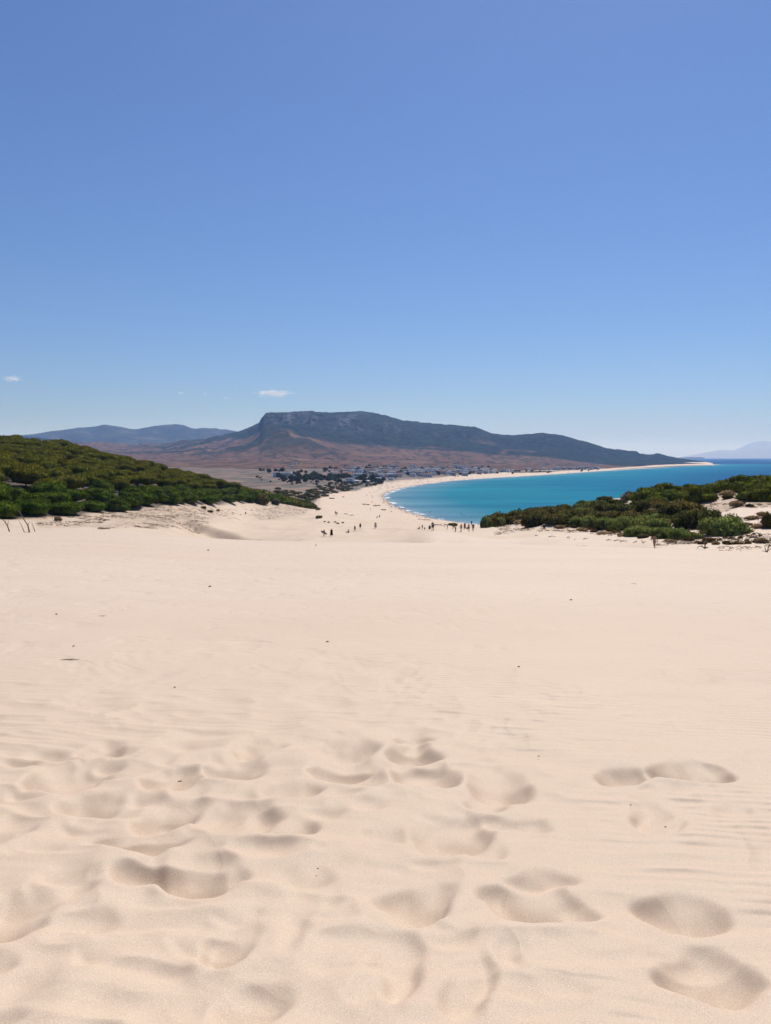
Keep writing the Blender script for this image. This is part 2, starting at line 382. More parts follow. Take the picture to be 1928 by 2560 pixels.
# mountain: stops along each sight column (pixel rows), start and ridge distance
MT = [  # u, y0, yr, v0..v5
 (-700, 2600, 8200, 1168, 1140, 1118, 1100, 1092, 1085), (-200, 2600, 8200, 1168, 1140, 1120, 1103, 1096, 1086),
 (0, 2600, 8200, 1168, 1140, 1120, 1105, 1098, 1088), (90, 2600, 8100, 1168, 1140, 1122, 1107, 1100, 1092),
 (150, 2600, 8000, 1168, 1141, 1124, 1112, 1106, 1100), (200, 2600, 7900, 1168, 1141, 1126, 1115, 1110, 1105), (330, 2500, 7700, 1168, 1145, 1130, 1122, 1118, 1113),
 (400, 2400, 7500, 1169, 1148, 1131, 1120, 1117, 1112), (460, 2300, 7200, 1170, 1149, 1129, 1112, 1106, 1100),
 (520, 2200, 7000, 1171, 1150, 1126, 1108, 1102, 1096), (580, 2100, 6800, 1172, 1151, 1120, 1098, 1092, 1084),
 (620, 2050, 6700, 1172, 1151, 1114, 1090, 1082, 1070), (649, 2000, 6500, 1172, 1151, 1105, 1080, 1066, 1056),
 (657, 2000, 6200, 1172, 1151, 1101, 1070, 1050, 1044), (667, 2000, 6100, 1172, 1151, 1098, 1064, 1036, 1031), (700, 1950, 6200, 1172, 1151, 1092, 1060, 1034, 1030.5),
 (745, 1900, 6300, 1172, 1151, 1088, 1058, 1034, 1030), (775, 1880, 6400, 1172, 1152, 1089, 1060, 1036, 1027), (805, 1850, 6450, 1172, 1153, 1094, 1066, 1041, 1029),
 (850, 1850, 6500, 1172, 1154, 1101, 1072, 1046, 1030), (895, 1850, 6500, 1173, 1155, 1108, 1075, 1049, 1027), (930, 1850, 6500, 1173, 1156, 1112, 1076, 1051, 1030), (970, 1850, 6450, 1174, 1157, 1116, 1078, 1055, 1038),
 (1010, 1850, 6400, 1174, 1158, 1119, 1080, 1062, 1049), (1060, 1850, 6350, 1175, 1159, 1123, 1085, 1069, 1055), (1130, 1850, 6250, 1176, 1160, 1130, 1095, 1078, 1062),
 (1180, 1900, 6200, 1177, 1161, 1134, 1100, 1083, 1066), (1215, 1920, 6150, 1177, 1162, 1136, 1105, 1090, 1075), (1240, 1930, 6100, 1177, 1162, 1138, 1111, 1098, 1085), (1290, 1980, 6000, 1177, 1163, 1141, 1114, 1099, 1086),
 (1350, 2150, 5900, 1176, 1163, 1144, 1116, 1098, 1083), (1385, 2250, 5850, 1176, 1164, 1146, 1118, 1100, 1084.5), (1450, 2450, 5700, 1175, 1165, 1153, 1125, 1112, 1100),
 (1515, 2680, 5600, 1173, 1164, 1156, 1140, 1130, 1121), (1560, 2850, 5550, 1171, 1163, 1156, 1143, 1134, 1127), (1590, 3030, 5500, 1169, 1162, 1156, 1145, 1136, 1126), (1598, 3100, 5450, 1168.5, 1162, 1156, 1146, 1139, 1132.5),
 (1625, 3250, 5300, 1167, 1161, 1156, 1147, 1141, 1136), (1645, 3380, 5250, 1166, 1160.5, 1156, 1148, 1141, 1133), (1670, 3580, 5200, 1164.5, 1160, 1156.5, 1151, 1146, 1141), (1710, 3880, 5150, 1163, 1159.5, 1157, 1153.5, 1151, 1147.5),
 (1745, 4150, 4950, 1162, 1160, 1158.5, 1156.5, 1154.5, 1152.5), (1768, 4320, 4800, 1161.5, 1160.4, 1159.6, 1158.6, 1157.8, 1156), (1775, 4360, 4700, 1161.5, 1160.5, 1160, 1159.5, 1159, 1157.5), (1785, 4400, 4650, 1163, 1163, 1163, 1163, 1163, 1163),
 (2000, 4400, 4650, 1180, 1180, 1180, 1180, 1180, 1180)]
FR = np.array([0, .30, .60, .82, .865, 1.0])
MU = np.array([txu(r[0]) for r in MT])
MY = np.array([r[1] + FR * (r[2] - r[1]) for r in MT])
MZ = np.array([[zat(r[0], v, y) for v, y in zip(r[3:], ys)] for r, ys in zip(MT, MY)])
def mount_cols(tx):
    """y stops and z stops (with the far side added) at the given tx array"""
    Y = np.stack([np.interp(tx, MU, MY[:, j]) for j in range(6)], 1)
    Z = np.stack([np.interp(tx, MU, MZ[:, j]) for j in range(6)], 1)
    Z[:, 0] -= 2.0
    Y = np.concatenate([Y, Y[:, 5:6] + 500, Y[:, 5:6] + 1600], 1)
    Z = np.concatenate([Z, Z[:, 5:6] * 0.86, Z[:, 5:6] * 0.2 - 5], 1)
    return Y, Z
def mount_z1(x, y):
    Y, Z = mount_cols(np.array([x / y]))
    if y < Y[0, 0]: return -100
    return float(np.interp(y, Y[0], Z[0]))
def top_z(x, y):
    return max(float(ground_z(np.array([x]), np.array([y]))[0]), mount_z1(x, y) if y > 1700 else -100)
def hit(u, v, ymin=100.0, ymax=4600.0):
    t, s = ray(u, v)
    ys = np.geomspace(ymin, ymax, 2500)
    g = ground_z(t * ys, ys)
    if ymax > 1700:
        Y, Z = mount_cols(np.array([t])); mz = np.interp(ys, Y[0], Z[0], left=-100)
        g = np.maximum(g, mz)
    below = np.nonzero(EYE + s * ys <= g)[0]
    if len(below) == 0: return None
    y = ys[below[0]]
    return Vector((t * y, y, float(g[below[0]])))
def at(u, y, v=1250):
    x = txu(u, v) * y
    return Vector((x, y, top_z(x, y)))

# ------------------------------------------------------------------ near dune with trodden sand
# hollows trodden in the sand: centre and size read off the photograph (on a 1666-wide copy), depth weight, tilt
HOL = [(888,1597,90,24,.9,0),(890,1625,104,34,1,0),(215,1618,90,38,.9,0),(105,1627,66,18,.7,0),(560,1618,96,34,.9,0),(735,1622,120,40,1,-12),(400,1604,66,18,.5,0),
(155,1677,134,58,1,-6),(40,1643,95,28,.7,0),(232,1655,64,20,.7,12),(365,1682,124,54,1,8),(505,1665,114,38,.9,0),(445,1645,110,18,.6,0),(745,1660,140,40,.8,-15),(925,1677,134,44,.9,12),(1085,1697,144,64,1,0),(800,1695,110,26,.8,-8),(632,1709,100,42,1,0),(1345,1677,112,40,1,6),(1492,1669,140,40,1,8),(1448,1706,96,18,.7,5),
(185,1735,124,42,.9,0),(375,1752,144,64,1,0),(70,1714,84,32,.5,0),(520,1767,154,54,.8,0),(552,1722,86,22,.6,14),(1060,1737,84,34,.8,0),(738,1721,96,17,.6,-5),(715,1757,96,28,.5,0),(1402,1757,62,70,.9,35),(1445,1777,76,28,.9,-12),(1572,1749,72,22,.5,0),
(320,1810,184,48,.9,0),(622,1789,114,38,1,0),(25,1782,90,84,.6,0),(985,1797,172,72,1,14),(1118,1782,104,42,.7,18),(850,1792,94,38,.5,0),(560,1830,150,30,.35,0),
(315,1880,140,64,.9,0),(432,1887,170,78,1,4),(145,1888,114,42,.5,0),(642,1895,104,42,.5,0),(935,1862,104,28,.6,14),(1175,1896,128,44,1,16),(690,1942,64,54,.35,0),(650,1985,50,96,.5,-28),
(30,1972,140,104,.9,25),(895,1952,164,88,1,-10),(1150,1957,180,92,1,18),(1462,1972,130,92,1,30),(180,1985,130,70,.35,0),(400,1945,220,22,.35,0),(980,2005,110,24,.45,0),
(503,2029,108,78,1,0),(848,2087,84,116,.9,-35),(1006,2130,76,112,.9,-32),(1530,2112,196,116,.9,12),(1440,2057,90,26,.5,0),(560,2172,186,94,.7,0),(780,2130,66,54,.5,0),(15,2200,110,46,.8,0),(-40,2080,110,60,.6,0),(1240,2060,150,60,.25,0),(300,2080,230,60,.22,0),(1330,2010,120,40,.2,0),(720,2060,110,60,.25,0),(1180,2190,150,50,.3,0),(940,1760,80,22,.4,0)]
_gh = np.random.default_rng(404)
HOL = [(float(_gh.uniform(-40, 1130)), float(_gh.uniform(1600, 1860)), float(_gh.uniform(56, 120)), float(_gh.uniform(18, 44)), float(_gh.uniform(.30, .60)), float(_gh.uniform(-14, 14))) for _ in range(42)] + \
      [(float(_gh.uniform(-40, 1300)), float(_gh.uniform(1860, 2200)), float(_gh.uniform(90, 170)), float(_gh.uniform(34, 74)), float(_gh.uniform(.22, .42)), float(_gh.uniform(-20, 20))) for _ in range(20)] + HOL
def unproj_near(x, y):
    """ground points of pixels (1666-wide coordinates) on the near dune"""
    u, v = x * 1928 / 1666, y * 1928 / 1666
    t, s = ray(u, v)
    yy = 1.6 / max(-s - 0.08, 0.02)
    for _ in range(12):
        z = float(near_z(np.array([t * yy]), np.array([yy]))[0])
        yy = 0.5 * yy + 0.5 * (EYE - z) / (-s)
    return t * yy, yy
def trodden(X, Y):
    D = np.zeros_like(X)
    wx = 0.085 * fbm(X * 3.4, Y * 3.4, 3, 71); wy = 0.085 * fbm(X * 3.4 + 40, Y * 3.4, 3, 72)
    XW, YW = X + wx, Y + wy
    cover = np.zeros_like(X)
    for k, (cx, cyv, w, h, dep, tilt) in enumerate(HOL):
        gx, gy = unproj_near(cx, cyv)
        _, gy0 = unproj_near(cx, cyv + h / 2); _, gy1 = unproj_near(cx, cyv - h / 2)
        sl = math.hypot(gy, 1.6)
        rx = w * 1928 / 1666 / F * sl * 0.5 * 1.18
        ry = max((gy1 - gy0) * 0.5, 0.02) * 1.18
        dp = min(0.38 * min(ry, rx), 0.075) * min(dep * 1.1, 1.0)
        m = (np.abs(X - gx) < rx * 2.6 + 0.1) & (np.abs(Y - gy) < ry * 2.6 + 0.1)
        if not m.any(): continue
        a = R(-tilt); dx = XW[m] - gx; dy = YW[m] - gy
        # the picture's tilt, carried to the ground
        fs = ry / max(rx, 1e-3)
        ex = (dx * math.cos(a) + dy / fs * math.sin(a) * 0.6) / rx
        ey = (dy / fs * math.cos(a) - dx * math.sin(a) * 0.6) / rx
        r = np.sqrt(ex * ex + ey * ey)
        # slumped hollow: a long slope down from the far rim, a short near wall, a low raised lip
        r = r * (1 + 0.14 * np.sin(2 * np.arctan2(ey, ex) + k) + 0.09 * np.sin(3 * np.arctan2(ey, ex) + 2.3 * k))
        ex2 = np.clip(ex * (1 + 0.10 * np.sin(ey * 3 + k)), -1, 1)
        yf = np.maximum(1 - np.abs(ex2) ** 2.8, 1e-3) * (1 + 0.05 * np.sin(4 * ex2 + k))
        q = np.clip((yf - ey) / (2 * yf), 0, 1)
        q0 = 0.74
        prof = np.where(q < q0, q * (1.12 - 0.12 * q / q0), q0 * (1 - sstep(q0, 1.0, q)))
        pit = -dp * 2 * yf * prof * (np.abs(ex) < 1)
        rim = dp * 0.20 * np.exp(-((r - 1.12) / 0.30) ** 2) * np.clip(-0.2 - np.sin(np.arctan2(ey, ex)), 0, 1)
        w = sstep(1.05, 0.7, r)
        D[m] = D[m] * (1 - 0.8 * w) + pit + rim
        cover[m] = np.maximum(cover[m], np.exp(-(np.maximum(r - 1, 0) / 0.55) ** 2))
    return D, cover

def sand_dune():
    ys = np.concatenate([np.linspace(0.4, 1.9, 22), np.geomspace(1.95, 8.2, 400), np.geomspace(8.3, 152, 210)])
    ts = np.linspace(-0.74, 0.74, 720)
    Yg, Tg = np.meshgrid(ys, ts, indexing='ij')
    X = Tg * (Yg + 2.2)
    Z = ground_z(X, np.maximum(Yg, 0.4))
    near = 1 - sstep(6.0, 8.2, Yg)
    D, cover = trodden(X, Yg)
    D = gsmooth(gsmooth(D[:425], 1.5, 0), 1.3, 1); D = np.concatenate([D, np.zeros((len(ys) - 425, len(ts)))], 0)
    Z = Z + D
    # soft hummocks between the prints, stronger on the trodden left, fading to the smooth right
    tread = near * (0.25 + 0.75 * (1 - sstep(0.4, 1.8, X - 0.15 * Yg)))
    Z = Z + tread * (0.024 * fbm(X * 1.9, Yg * 2.4, 3, 41) + 0.016 * (1 - 2.6 * np.abs(fbm(X * 2.0 + 9 + 0.3 * Yg, Yg * 3.6, 2, 44))))
    Z = Z + (1 - near) * (1 - sstep(20, 60, Yg)) * 0.012 * fbm(X * 1.4, Yg * 1.6, 3, 47)
    # wind ripples on the untrodden sand
    ph = Yg / 0.088 * 2 * math.pi + X * 9.0 + 3.2 * fbm(X * 0.9, Yg * 1.3, 3, 51)
    ra = (1 - 0.9 * cover) * (0.25 + 0.75 * sstep(-0.2, 0.9, X - 0.2 * Yg)) * (1 - sstep(6, 10, Yg))
    Z = Z + 0.0032 * ra * np.sin(ph) * (0.4 + 1.1 * vnoise(X * 1.2, Yg * 1.5, 55))
    V = np.stack([X, Yg, Z], -1).reshape(-1, 3)
    rip = (1 - cover) * (0.35 + 0.65 * sstep(-1.5, 1.0, X))
    m = NT('dune_sand'); c, n = sand_nodes(m); m.base(c); m.rough(0.62, 0.42); m.nrm(n)
    me = mesh_np('sand_dune', V, grid_faces(len(ys), len(ts)), m.m, True, {'ripple': rip, 'oldprints': sstep(7.5, 11, Yg)})
    return tag(obj('sand_dune', me), kind='structure', label='smooth pale sand dune with trodden footprints')
sand_dune()

# ------------------------------------------------------------------ beach, dune field and coastal plain
def coastal_ground():
    ys = np.concatenate([np.geomspace(140, 700, 230), np.geomspace(705, 14000, 190)])
    ts = np.linspace(-0.8, 0.8, 520)
    Yg, Tg = np.meshgrid(ys, ts, indexing='ij')
    X = Tg * Yg
    Z = ground_z(X, Yg)
    Z = Z - 0.35 * (1 - sstep(140, 151, Yg))
    sd = shore_sd(X, Yg)
    ye = y_edge(X, Yg)
    nz = fbm(X / 14, Yg / 22, 4, 61)
    rel = (ye - Yg) / ye
    sand = sstep(-0.035, 0.02, rel + 0.035 * nz)
    sand = np.maximum(sand, sstep(70, 40, sd + 14 * nz) * (Yg > 1200) * (X / Yg < 0.45))
    spit = sstep(60, 30, sd) * (X / Yg > 0.38) * (Yg > 3000)
    sand = np.maximum(sand, spit)
    sand = np.where((X / Yg > 0.12) & (Yg < 480), 1.0, sand)
    # dry litter on the slope below the wood and on the slopes of the right-hand dune
    U = Tg * F + CU
    lit = sstep(235, 330, U) * sstep(600, 470, U) * sstep(-0.02, 0.04, rel) * sstep(0.34, 0.2, rel)
    lit = np.maximum(lit, 0.8 * sstep(620, 680, U) * sstep(815, 780, U) * sstep(-0.02, 0.02, rel) * sstep(0.32, 0.18, rel))
    lit = np.maximum(lit, 0.55 * sstep(60, 110, U) * sstep(330, 260, U) * sstep(-0.02, 0.02, rel) * sstep(0.25, 0.1, rel))
    rgt = sstep(1380, 1560, U) * (Yg < 330) * sstep(98, 112, Yg + 0.03 * (1928 - U))
    lit = np.maximum(lit, rgt * 0.9)
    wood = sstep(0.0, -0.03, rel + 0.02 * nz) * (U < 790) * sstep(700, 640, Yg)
    wet = sstep(9, 1.0, sd + 2.5 * fbm(X / 18, Yg / 18, 2, 77)) * (sd > -30)
    V = np.stack([X, Yg, Z], -1).reshape(-1, 3)
    m = NT('beach_and_plain')
    sc, sn = sand_nodes(m, near=False)
    co = m.coord()
    litn = m.math('MULTIPLY', m.ramp(m.noise(m.coord('Object', (1, 0.55, 1)), 0.55, 5, 0.68, 0.6), [(0.42, 0.0), (0.58, 1.0)]), m.attr('litter'))
    sc = m.mix(m.math('MULTIPLY', m.attr('litter'), 0.38), sc, (0.43, 0.31, 0.205))
    sc = m.mix(m.math('MULTIPLY', litn, 0.62), sc, (0.235, 0.155, 0.095))
    sc = m.mix(m.math('MULTIPLY', m.attr('wet'), 0.7), sc, (0.30, 0.235, 0.185))
    # red-brown plain with dry grass and scrub patches
    e1 = m.noise(co, 0.0075, 5, 0.6)
    ec = m.ramp(e1, [(0.30, (0.105, 0.056, 0.036)), (0.5, (0.165, 0.095, 0.058)), (0.7, (0.215, 0.14, 0.082))])
    e2 = m.noise(m.coord('Object', (1, 0.35, 1)), 0.035, 5, 0.65)
    ec = m.mix(m.ramp(e2, [(0.49, 0.0), (0.53, 0.85)]), ec, (0.034, 0.040, 0.020))
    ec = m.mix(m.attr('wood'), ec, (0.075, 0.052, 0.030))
    m.base(m.mix(m.attr('sand'), ec, sc)); m.rough(0.70, 0.25); m.nrm(sn)
    me = mesh_np('coastal_ground', V, grid_faces(len(ys), len(ts)), m.m, True, {'sand': sand, 'litter': lit, 'wet': wet, 'wood': wood})
    return tag(obj('beach_and_plain', me), kind='structure', label='pale beach and red-brown coastal plain')
coastal_ground()

# ------------------------------------------------------------------ the sea
def sea():
    ys = np.concatenate([np.geomspace(150, 3000, 240), np.geomspace(3020, 60000, 90)])
    ts = np.linspace(-0.95, 1.25, 460)
    Yg, Tg = np.meshgrid(ys, ts, indexing='ij'); X = Tg * Yg
    sd = -shore_sd(X, Yg)
    # water depth measured out from the shore; a broad shallow shelf fills the inner bay
    bank = 140 * fbm(X / 260, Yg / 520, 3, 91)
    dep = np.clip((sd + bank * sstep(20, 250, sd)) / 900.0, 0, 1)
    V = np.stack([X, Yg, np.zeros_like(X)], -1).reshape(-1, 3)
    m = NT('sea_water')
    d = m.attr('depth'); so = m.attr('shore')
    col = m.ramp(d, [(0.0, (0.23, 0.31, 0.335)), (0.018, (0.135, 0.275, 0.335)), (0.09, (0.016, 0.220, 0.280)), (0.28, (0.002, 0.166, 0.260)), (0.55, (0.002, 0.090, 0.205)), (1.0, (0.001, 0.032, 0.122))])
    c = m.coord()
    streak = m.noise(m.coord('Object', (0.25, 1, 1)), 0.011, 4, 0.6)
    col = m.mix(m.ramp(streak, [(0.38, 0.0), (0.66, 0.55)]), col, (0.004, 0.075, 0.175))
    st2 = m.noise(m.coord('Object', (0.3, 1, 1)), 0.06, 4, 0.65)
    col = m.mix(m.ramp(st2, [(0.52, 0.0), (0.70, 0.22)]), col, (0.05, 0.25, 0.36))
    # lines of surf at the edge of the beach
    fn = m.noise(c, 0.045, 3, 0.6)
    f1 = m.math('MULTIPLY', m.ramp(so, [(0.0, 1.0), (0.03, 1.0), (0.06, 0.0)]), m.ramp(fn, [(0.51, 0.0), (0.57, 1.0)]))
    fn2 = m.noise(c, 0.03, 3, 0.6)
    f2 = m.math('MULTIPLY', m.ramp(so, [(0.10, 0.0), (0.13, 1.0), (0.16, 0.0)]), m.ramp(fn2, [(0.64, 0.0), (0.70, 0.8)]))
    foam = m.math('MAXIMUM', f1, f2)
    col = m.mix(foam, col, (0.78, 0.80, 0.80))
    m.base(col)
    m.b.inputs['IOR'].default_value = 1.33; m.rough(0.45, 0.015)
    w1 = m.noise(m.coord('Object', (0.6, 1, 1)), 0.22, 4, 0.6)
    w2 = m.noise(c, 1.1, 3, 0.6)
    w0 = m.noise(m.coord('Object', (0.35, 1, 1)), 0.05, 4, 0.65)
    m.nrm(m.bump(w2, 0.6, 0.20, m.bump(w1, 0.8, 0.8, m.bump(w0, 0.6, 2.0))))
    me = mesh_np('sea', V, grid_faces(len(ys), len(ts)), m.m, True, {'depth': dep, 'shore': np.clip(sd / 120.0, 0, 1)})
    return tag(obj('sea', me), kind='structure', label='turquoise bay turning deep blue offshore')
sea()

# ------------------------------------------------------------------ table mountain and its red foothills
def mountain():
    ts = np.linspace(txu(-600), txu(1990), 820)
    Y, Z = mount_cols(ts)
    f = np.array([0, .30, .60, .82, .865, 1.0, 1.08, 1.25])
    tt = np.concatenate([np.linspace(0, .58, 90), np.linspace(.585, .80, 50), np.linspace(.802, .87, 46), np.linspace(.874, 1.0, 40), np.linspace(1.01, 1.25, 14)])
    yy = np.stack([np.interp(tt, f, Y[i]) for i in range(len(ts))], 1)
    zz = np.stack([np.interp(tt, f, Z[i]) for i in range(len(ts))], 1)
    zz0 = zz.copy()
    k = np.array([1, 4, 6, 4, 1]) / 16.0
    for _ in range(3):   # ease the kinks between stops, but not at the cliff
        p = np.pad(zz, ((2, 2), (0, 0)), mode='edge')
        zz = sum(k[i] * p[i:i + zz.shape[0]] for i in range(5))
    Tg = np.broadcast_to(ts[None, :], yy.shape); X = Tg * yy
    U = Tg * F + CU; T = np.broadcast_to(tt[:, None], yy.shape)
    cl = sstep(640, 665, U) * sstep(1060, 960, U) * sstep(.79, .82, T) * sstep(.90, .87, T)
    zz = zz * (1 - cl) + zz0 * cl
    h = np.clip((zz - 12) / 200.0, 0, 1)
    # gullies run down the slope, ridges between them
    gul = np.abs(fbm(X / 420 + 0.4 * fbm(X / 300, yy / 300, 2, 5), yy / 1500, 4, 101)) * 2
    rel = 46 * (gul - 0.45) * sstep(0.02, 0.5, T) * h + 30 * fbm(X / 260, yy / 400, 4, 103) * h
    rel = rel * (1 - 0.85 * sstep(0.86, 0.97, T)) * sstep(1.12, 1.0, T)
    rel = rel * (1 - 0.9 * sstep(620, 650, U) * sstep(960, 860, U) * sstep(.74, .83, T))
    zz = zz + rel
    zz = zz + sstep(0.05, 0.2, T) * (7.0 * fbm(X / 90, yy / 120, 4, 107) + 3.0 * fbm(X / 26, yy / 40, 2, 109)) * np.clip((zz - 5) / 40, 0.1, 1)
    # crags: break the wall into buttresses in depth
    yy = yy + cl * (150 * fbm(X / 130, zz / 300, 4, 111) + 60 * np.abs(fbm(X / 38, zz / 120, 3, 113)))
    edge = np.exp(-((T - 1.0) / 0.02) ** 2)
    zz = zz + edge * 7.0 * fbm(X / 30, yy / 60, 3, 117) * np.clip(zz / 120, 0.15, 1)
    X = Tg * yy
    # what grows where: dark maquis above the line read from the photograph, bare red slopes below
    lineT = np.interp(U, [0, 60, 150, 300, 380, 470, 520, 580, 650, 700, 775, 830, 900, 1000, 1130, 1250, 1380, 1450, 1500, 1560, 1650],
                         [.5, .55, .9, 1.05, 1.05, .99, .93, .84, .70, .645, .63, .61, .60, .595, .585, .57, .57, .55, .42, .25, .05])
    nz = fbm(X / 330, yy / 700, 4, 121)
    forest = sstep(-0.035, 0.035, T - lineT + 0.07 * nz)
    # tongues and thickets of scrub on the red slopes
    thick = sstep(0.02, 0.14, fbm(X / 260 + 7, yy / 420 + 0.002 * X, 4, 131)) * sstep(0.33, 0.5, T) * sstep(1000, 760, U) * sstep(0.62, .60, T + 0 * U)
    tong = sstep(-0.02, 0.10, fbm((X + 0.35 * yy) / 420, (yy - 0.9 * X) / 190, 3, 133)) * sstep(0.34, 0.52, T) * sstep(780, 700, U) * sstep(300, 380, U)
    forest = np.maximum(forest, np.maximum(0.8 * thick, 0.9 * tong))
    for cu, ct, ru, rt in ((1205, .80, 34, .035), (1255, .655, 13, .045), (1270, .69, 12, .03), (985, .62, 40, .012), (1080, .625, 45, .010), (1290, .70, 26, .015), (1328, .69, 14, .012)):
        clear = np.clip(1.25 - np.sqrt(((U - cu) / ru) ** 2 + ((T - ct) / rt) ** 2) + 0.5 * nz, 0, 1)
        forest = forest * (1 - clear * 0.9)
    sdm = shore_sd(X, yy)
    beach = sstep(105, 70, sdm + 18 * fbm(X / 60, yy / 80, 2, 151)) * (zz < 14)
    rock = 0.95 * cl * sstep(0.0, 0.35, fbm(X / 45, zz / 160, 4, 141) + 0.05)
    rock = np.maximum(rock, 0.8 * sstep(0.25, 0.4, fbm(X / 90, zz / 70, 3, 143)) * sstep(.76, .82, T) * sstep(1.0, .93, T) * sstep(620, 680, U) * sstep(1300, 1050, U))
    V = np.stack([X, yy, zz], -1).reshape(-1, 3)
    m = NT('mountain_slopes')
    co = m.coord()
    e1 = m.noise(co, 0.0042, 6, 0.62)
    red = m.ramp(e1, [(0.28, (0.090, 0.050, 0.036)), (0.45, (0.140, 0.080, 0.056)), (0.6, (0.175, 0.105, 0.070)), (0.75, (0.25, 0.165, 0.11))])
    dots = m.noise(m.coord('Object', (1, 0.45, 1)), 0.024, 4, 0.62)
    dots2 = m.noise(m.coord('Object', (1, 0.5, 1)), 0.0075, 3, 0.6)
    dm = m.math('MULTIPLY', m.ramp(dots, [(0.51, 0.0), (0.535, 1.0)]), m.ramp(dots2, [(0.36, 0.15), (0.52, 1.0)]))
    red = m.mix(m.math('MULTIPLY', dm, 0.85), red, (0.026, 0.030, 0.018))
    g1 = m.noise(co, 0.022, 5, 0.68)
    grn = m.ramp(g1, [(0.40, (0.005, 0.010, 0.006)), (0.5, (0.010, 0.017, 0.009)), (0.60, (0.030, 0.042, 0.021))])
    gr2 = m.noise(co, 0.006, 4, 0.6)
    grn = m.mix(m.ramp(gr2, [(0.55, 0.0), (0.75, 0.25)]), grn, (0.045, 0.048, 0.028))
    col = m.mix(m.attr('forest'), red, grn)
    rk = m.noise(m.coord('Object', (1, 1, 0.25)), 0.022, 5, 0.7)
    rc = m.ramp(rk, [(0.40, (0.006, 0.008, 0.009)), (0.48, (0.045, 0.047, 0.048)), (0.56, (0.125, 0.126, 0.125))])
    col = m.mix(m.math('MULTIPLY', m.attr('rock'), m.ramp(rk, [(0.38, 0.1), (0.56, 1.0)])), col, rc)
    col = m.mix(m.attr('beach'), col, SAND2)
    m.base(col); m.rough(0.95, 0.05)
    m.nrm(m.bump(g1, 0.8, 22.0, m.bump(dots, 0.5, 8.0)))
    me = mesh_np('table_mountain', V, grid_faces(*X.shape), m.m, True, {'forest': forest, 'rock': rock, 'beach': beach})
    return tag(obj('table_mountain', me), kind='structure', label='flat-topped mountain with dark cliffs above red foothills')
mountain()

def range_mesh(name, label, ridge, yr, depth, mat, n=420, rows=46, rough=28, seed=200):
    us = np.array([p[0] for p in ridge]); vs = np.array([p[1] for p in ridge])
    uu = np.linspace(us[0], us[-1], n)
    vv = np.interp(uu, us, vs)
    tx = np.array([txu(u, v) for u, v in zip(uu, vv)]); zr = np.array([zat(u, v, yr) for u, v in zip(uu, vv)])
    tt = np.concatenate([np.linspace(0, 1, rows), np.linspace(1.05, 1.8, 12)])
    prof = np.where(tt < 1, tt ** 1.25, np.maximum(1 - (tt - 1) * 1.25, -0.05))
    yy = yr - depth + depth * tt[:, None] + 0 * tx[None]
    zz = prof[:, None] * zr[None] - 4
    X = tx[None] * yy
    w = sstep(0, .35, tt)[:, None] * sstep(1.02, .86, tt)[:, None]
    s = yr / 12000.0
    zz = zz + w * (rough * 2.6 * (np.abs(fbm(X / (700 * s), yy / (2600 * s), 4, seed)) * 2 - 0.5) + rough * fbm(X / (420 * s), yy / (600 * s), 4, seed + 3)) * np.clip(zr / 250, 0.05, 1)[None]
    zz = zz + np.exp(-((tt - 1) / .05) ** 2)[:, None] * rough * 0.18 * fbm(X / (90 * s), yy / (90 * s), 3, seed + 9) * np.clip(zr / 250, 0.05, 1)[None]
    V = np.stack([X, yy, zz], -1).reshape(-1, 3)
    me = mesh_np(name, V, grid_faces(*zz.shape), mat, True)
    return tag(obj(name, me), kind='structure', label=label)
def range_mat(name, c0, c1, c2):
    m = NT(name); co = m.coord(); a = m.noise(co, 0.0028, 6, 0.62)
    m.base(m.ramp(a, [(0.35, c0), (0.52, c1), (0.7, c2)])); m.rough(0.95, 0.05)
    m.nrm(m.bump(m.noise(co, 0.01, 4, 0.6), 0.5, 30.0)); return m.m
range_mesh('distant_range', 'blue-grey mountain range with two rounded summits', [(-700, 1090), (-300, 1094), (-100, 1092), (0, 1089), (60, 1087), (90, 1084), (130, 1077), (150, 1075), (200, 1068), (225, 1067), (245, 1064), (258, 1060.5), (280, 1063), (305, 1066.5), (325, 1072), (345, 1072), (370, 1067), (400, 1062), (432, 1060), (440, 1059), (460, 1062), (480, 1070), (490, 1071.5), (505, 1069), (520, 1070), (540, 1069.5), (550, 1073), (565, 1073), (600, 1079), (630, 1084), (680, 1090), (760, 1100)],
           12500, 3200, range_mat('far_scrub', (0.016, 0.020, 0.016), (0.034, 0.038, 0.028), (0.095, 0.090, 0.075)), seed=210)
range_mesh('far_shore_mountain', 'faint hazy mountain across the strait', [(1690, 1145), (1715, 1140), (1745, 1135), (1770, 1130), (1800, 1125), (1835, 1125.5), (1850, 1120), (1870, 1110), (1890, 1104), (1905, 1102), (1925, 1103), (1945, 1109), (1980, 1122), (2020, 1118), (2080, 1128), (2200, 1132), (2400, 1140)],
           37000, 9000, range_mat('far_shore_haze_limestone', (0.22, 0.22, 0.20), (0.28, 0.28, 0.26), (0.36, 0.35, 0.33)), n=220, rows=30, rough=40, seed=230)  # pale limestone, lightened so the haze fade is put into its colour
range_mesh('far_headland', 'thin low dark headland on the sea horizon', [(1690, 1144.5), (1705, 1143), (1730, 1142), (1755, 1142.4), (1762, 1144.5)], 15500, 500,
           range_mat('headland_scrub', (0.05, 0.055, 0.04), (0.08, 0.08, 0.06), (0.13, 0.12, 0.1)), n=60, rows=12, rough=3, seed=250)

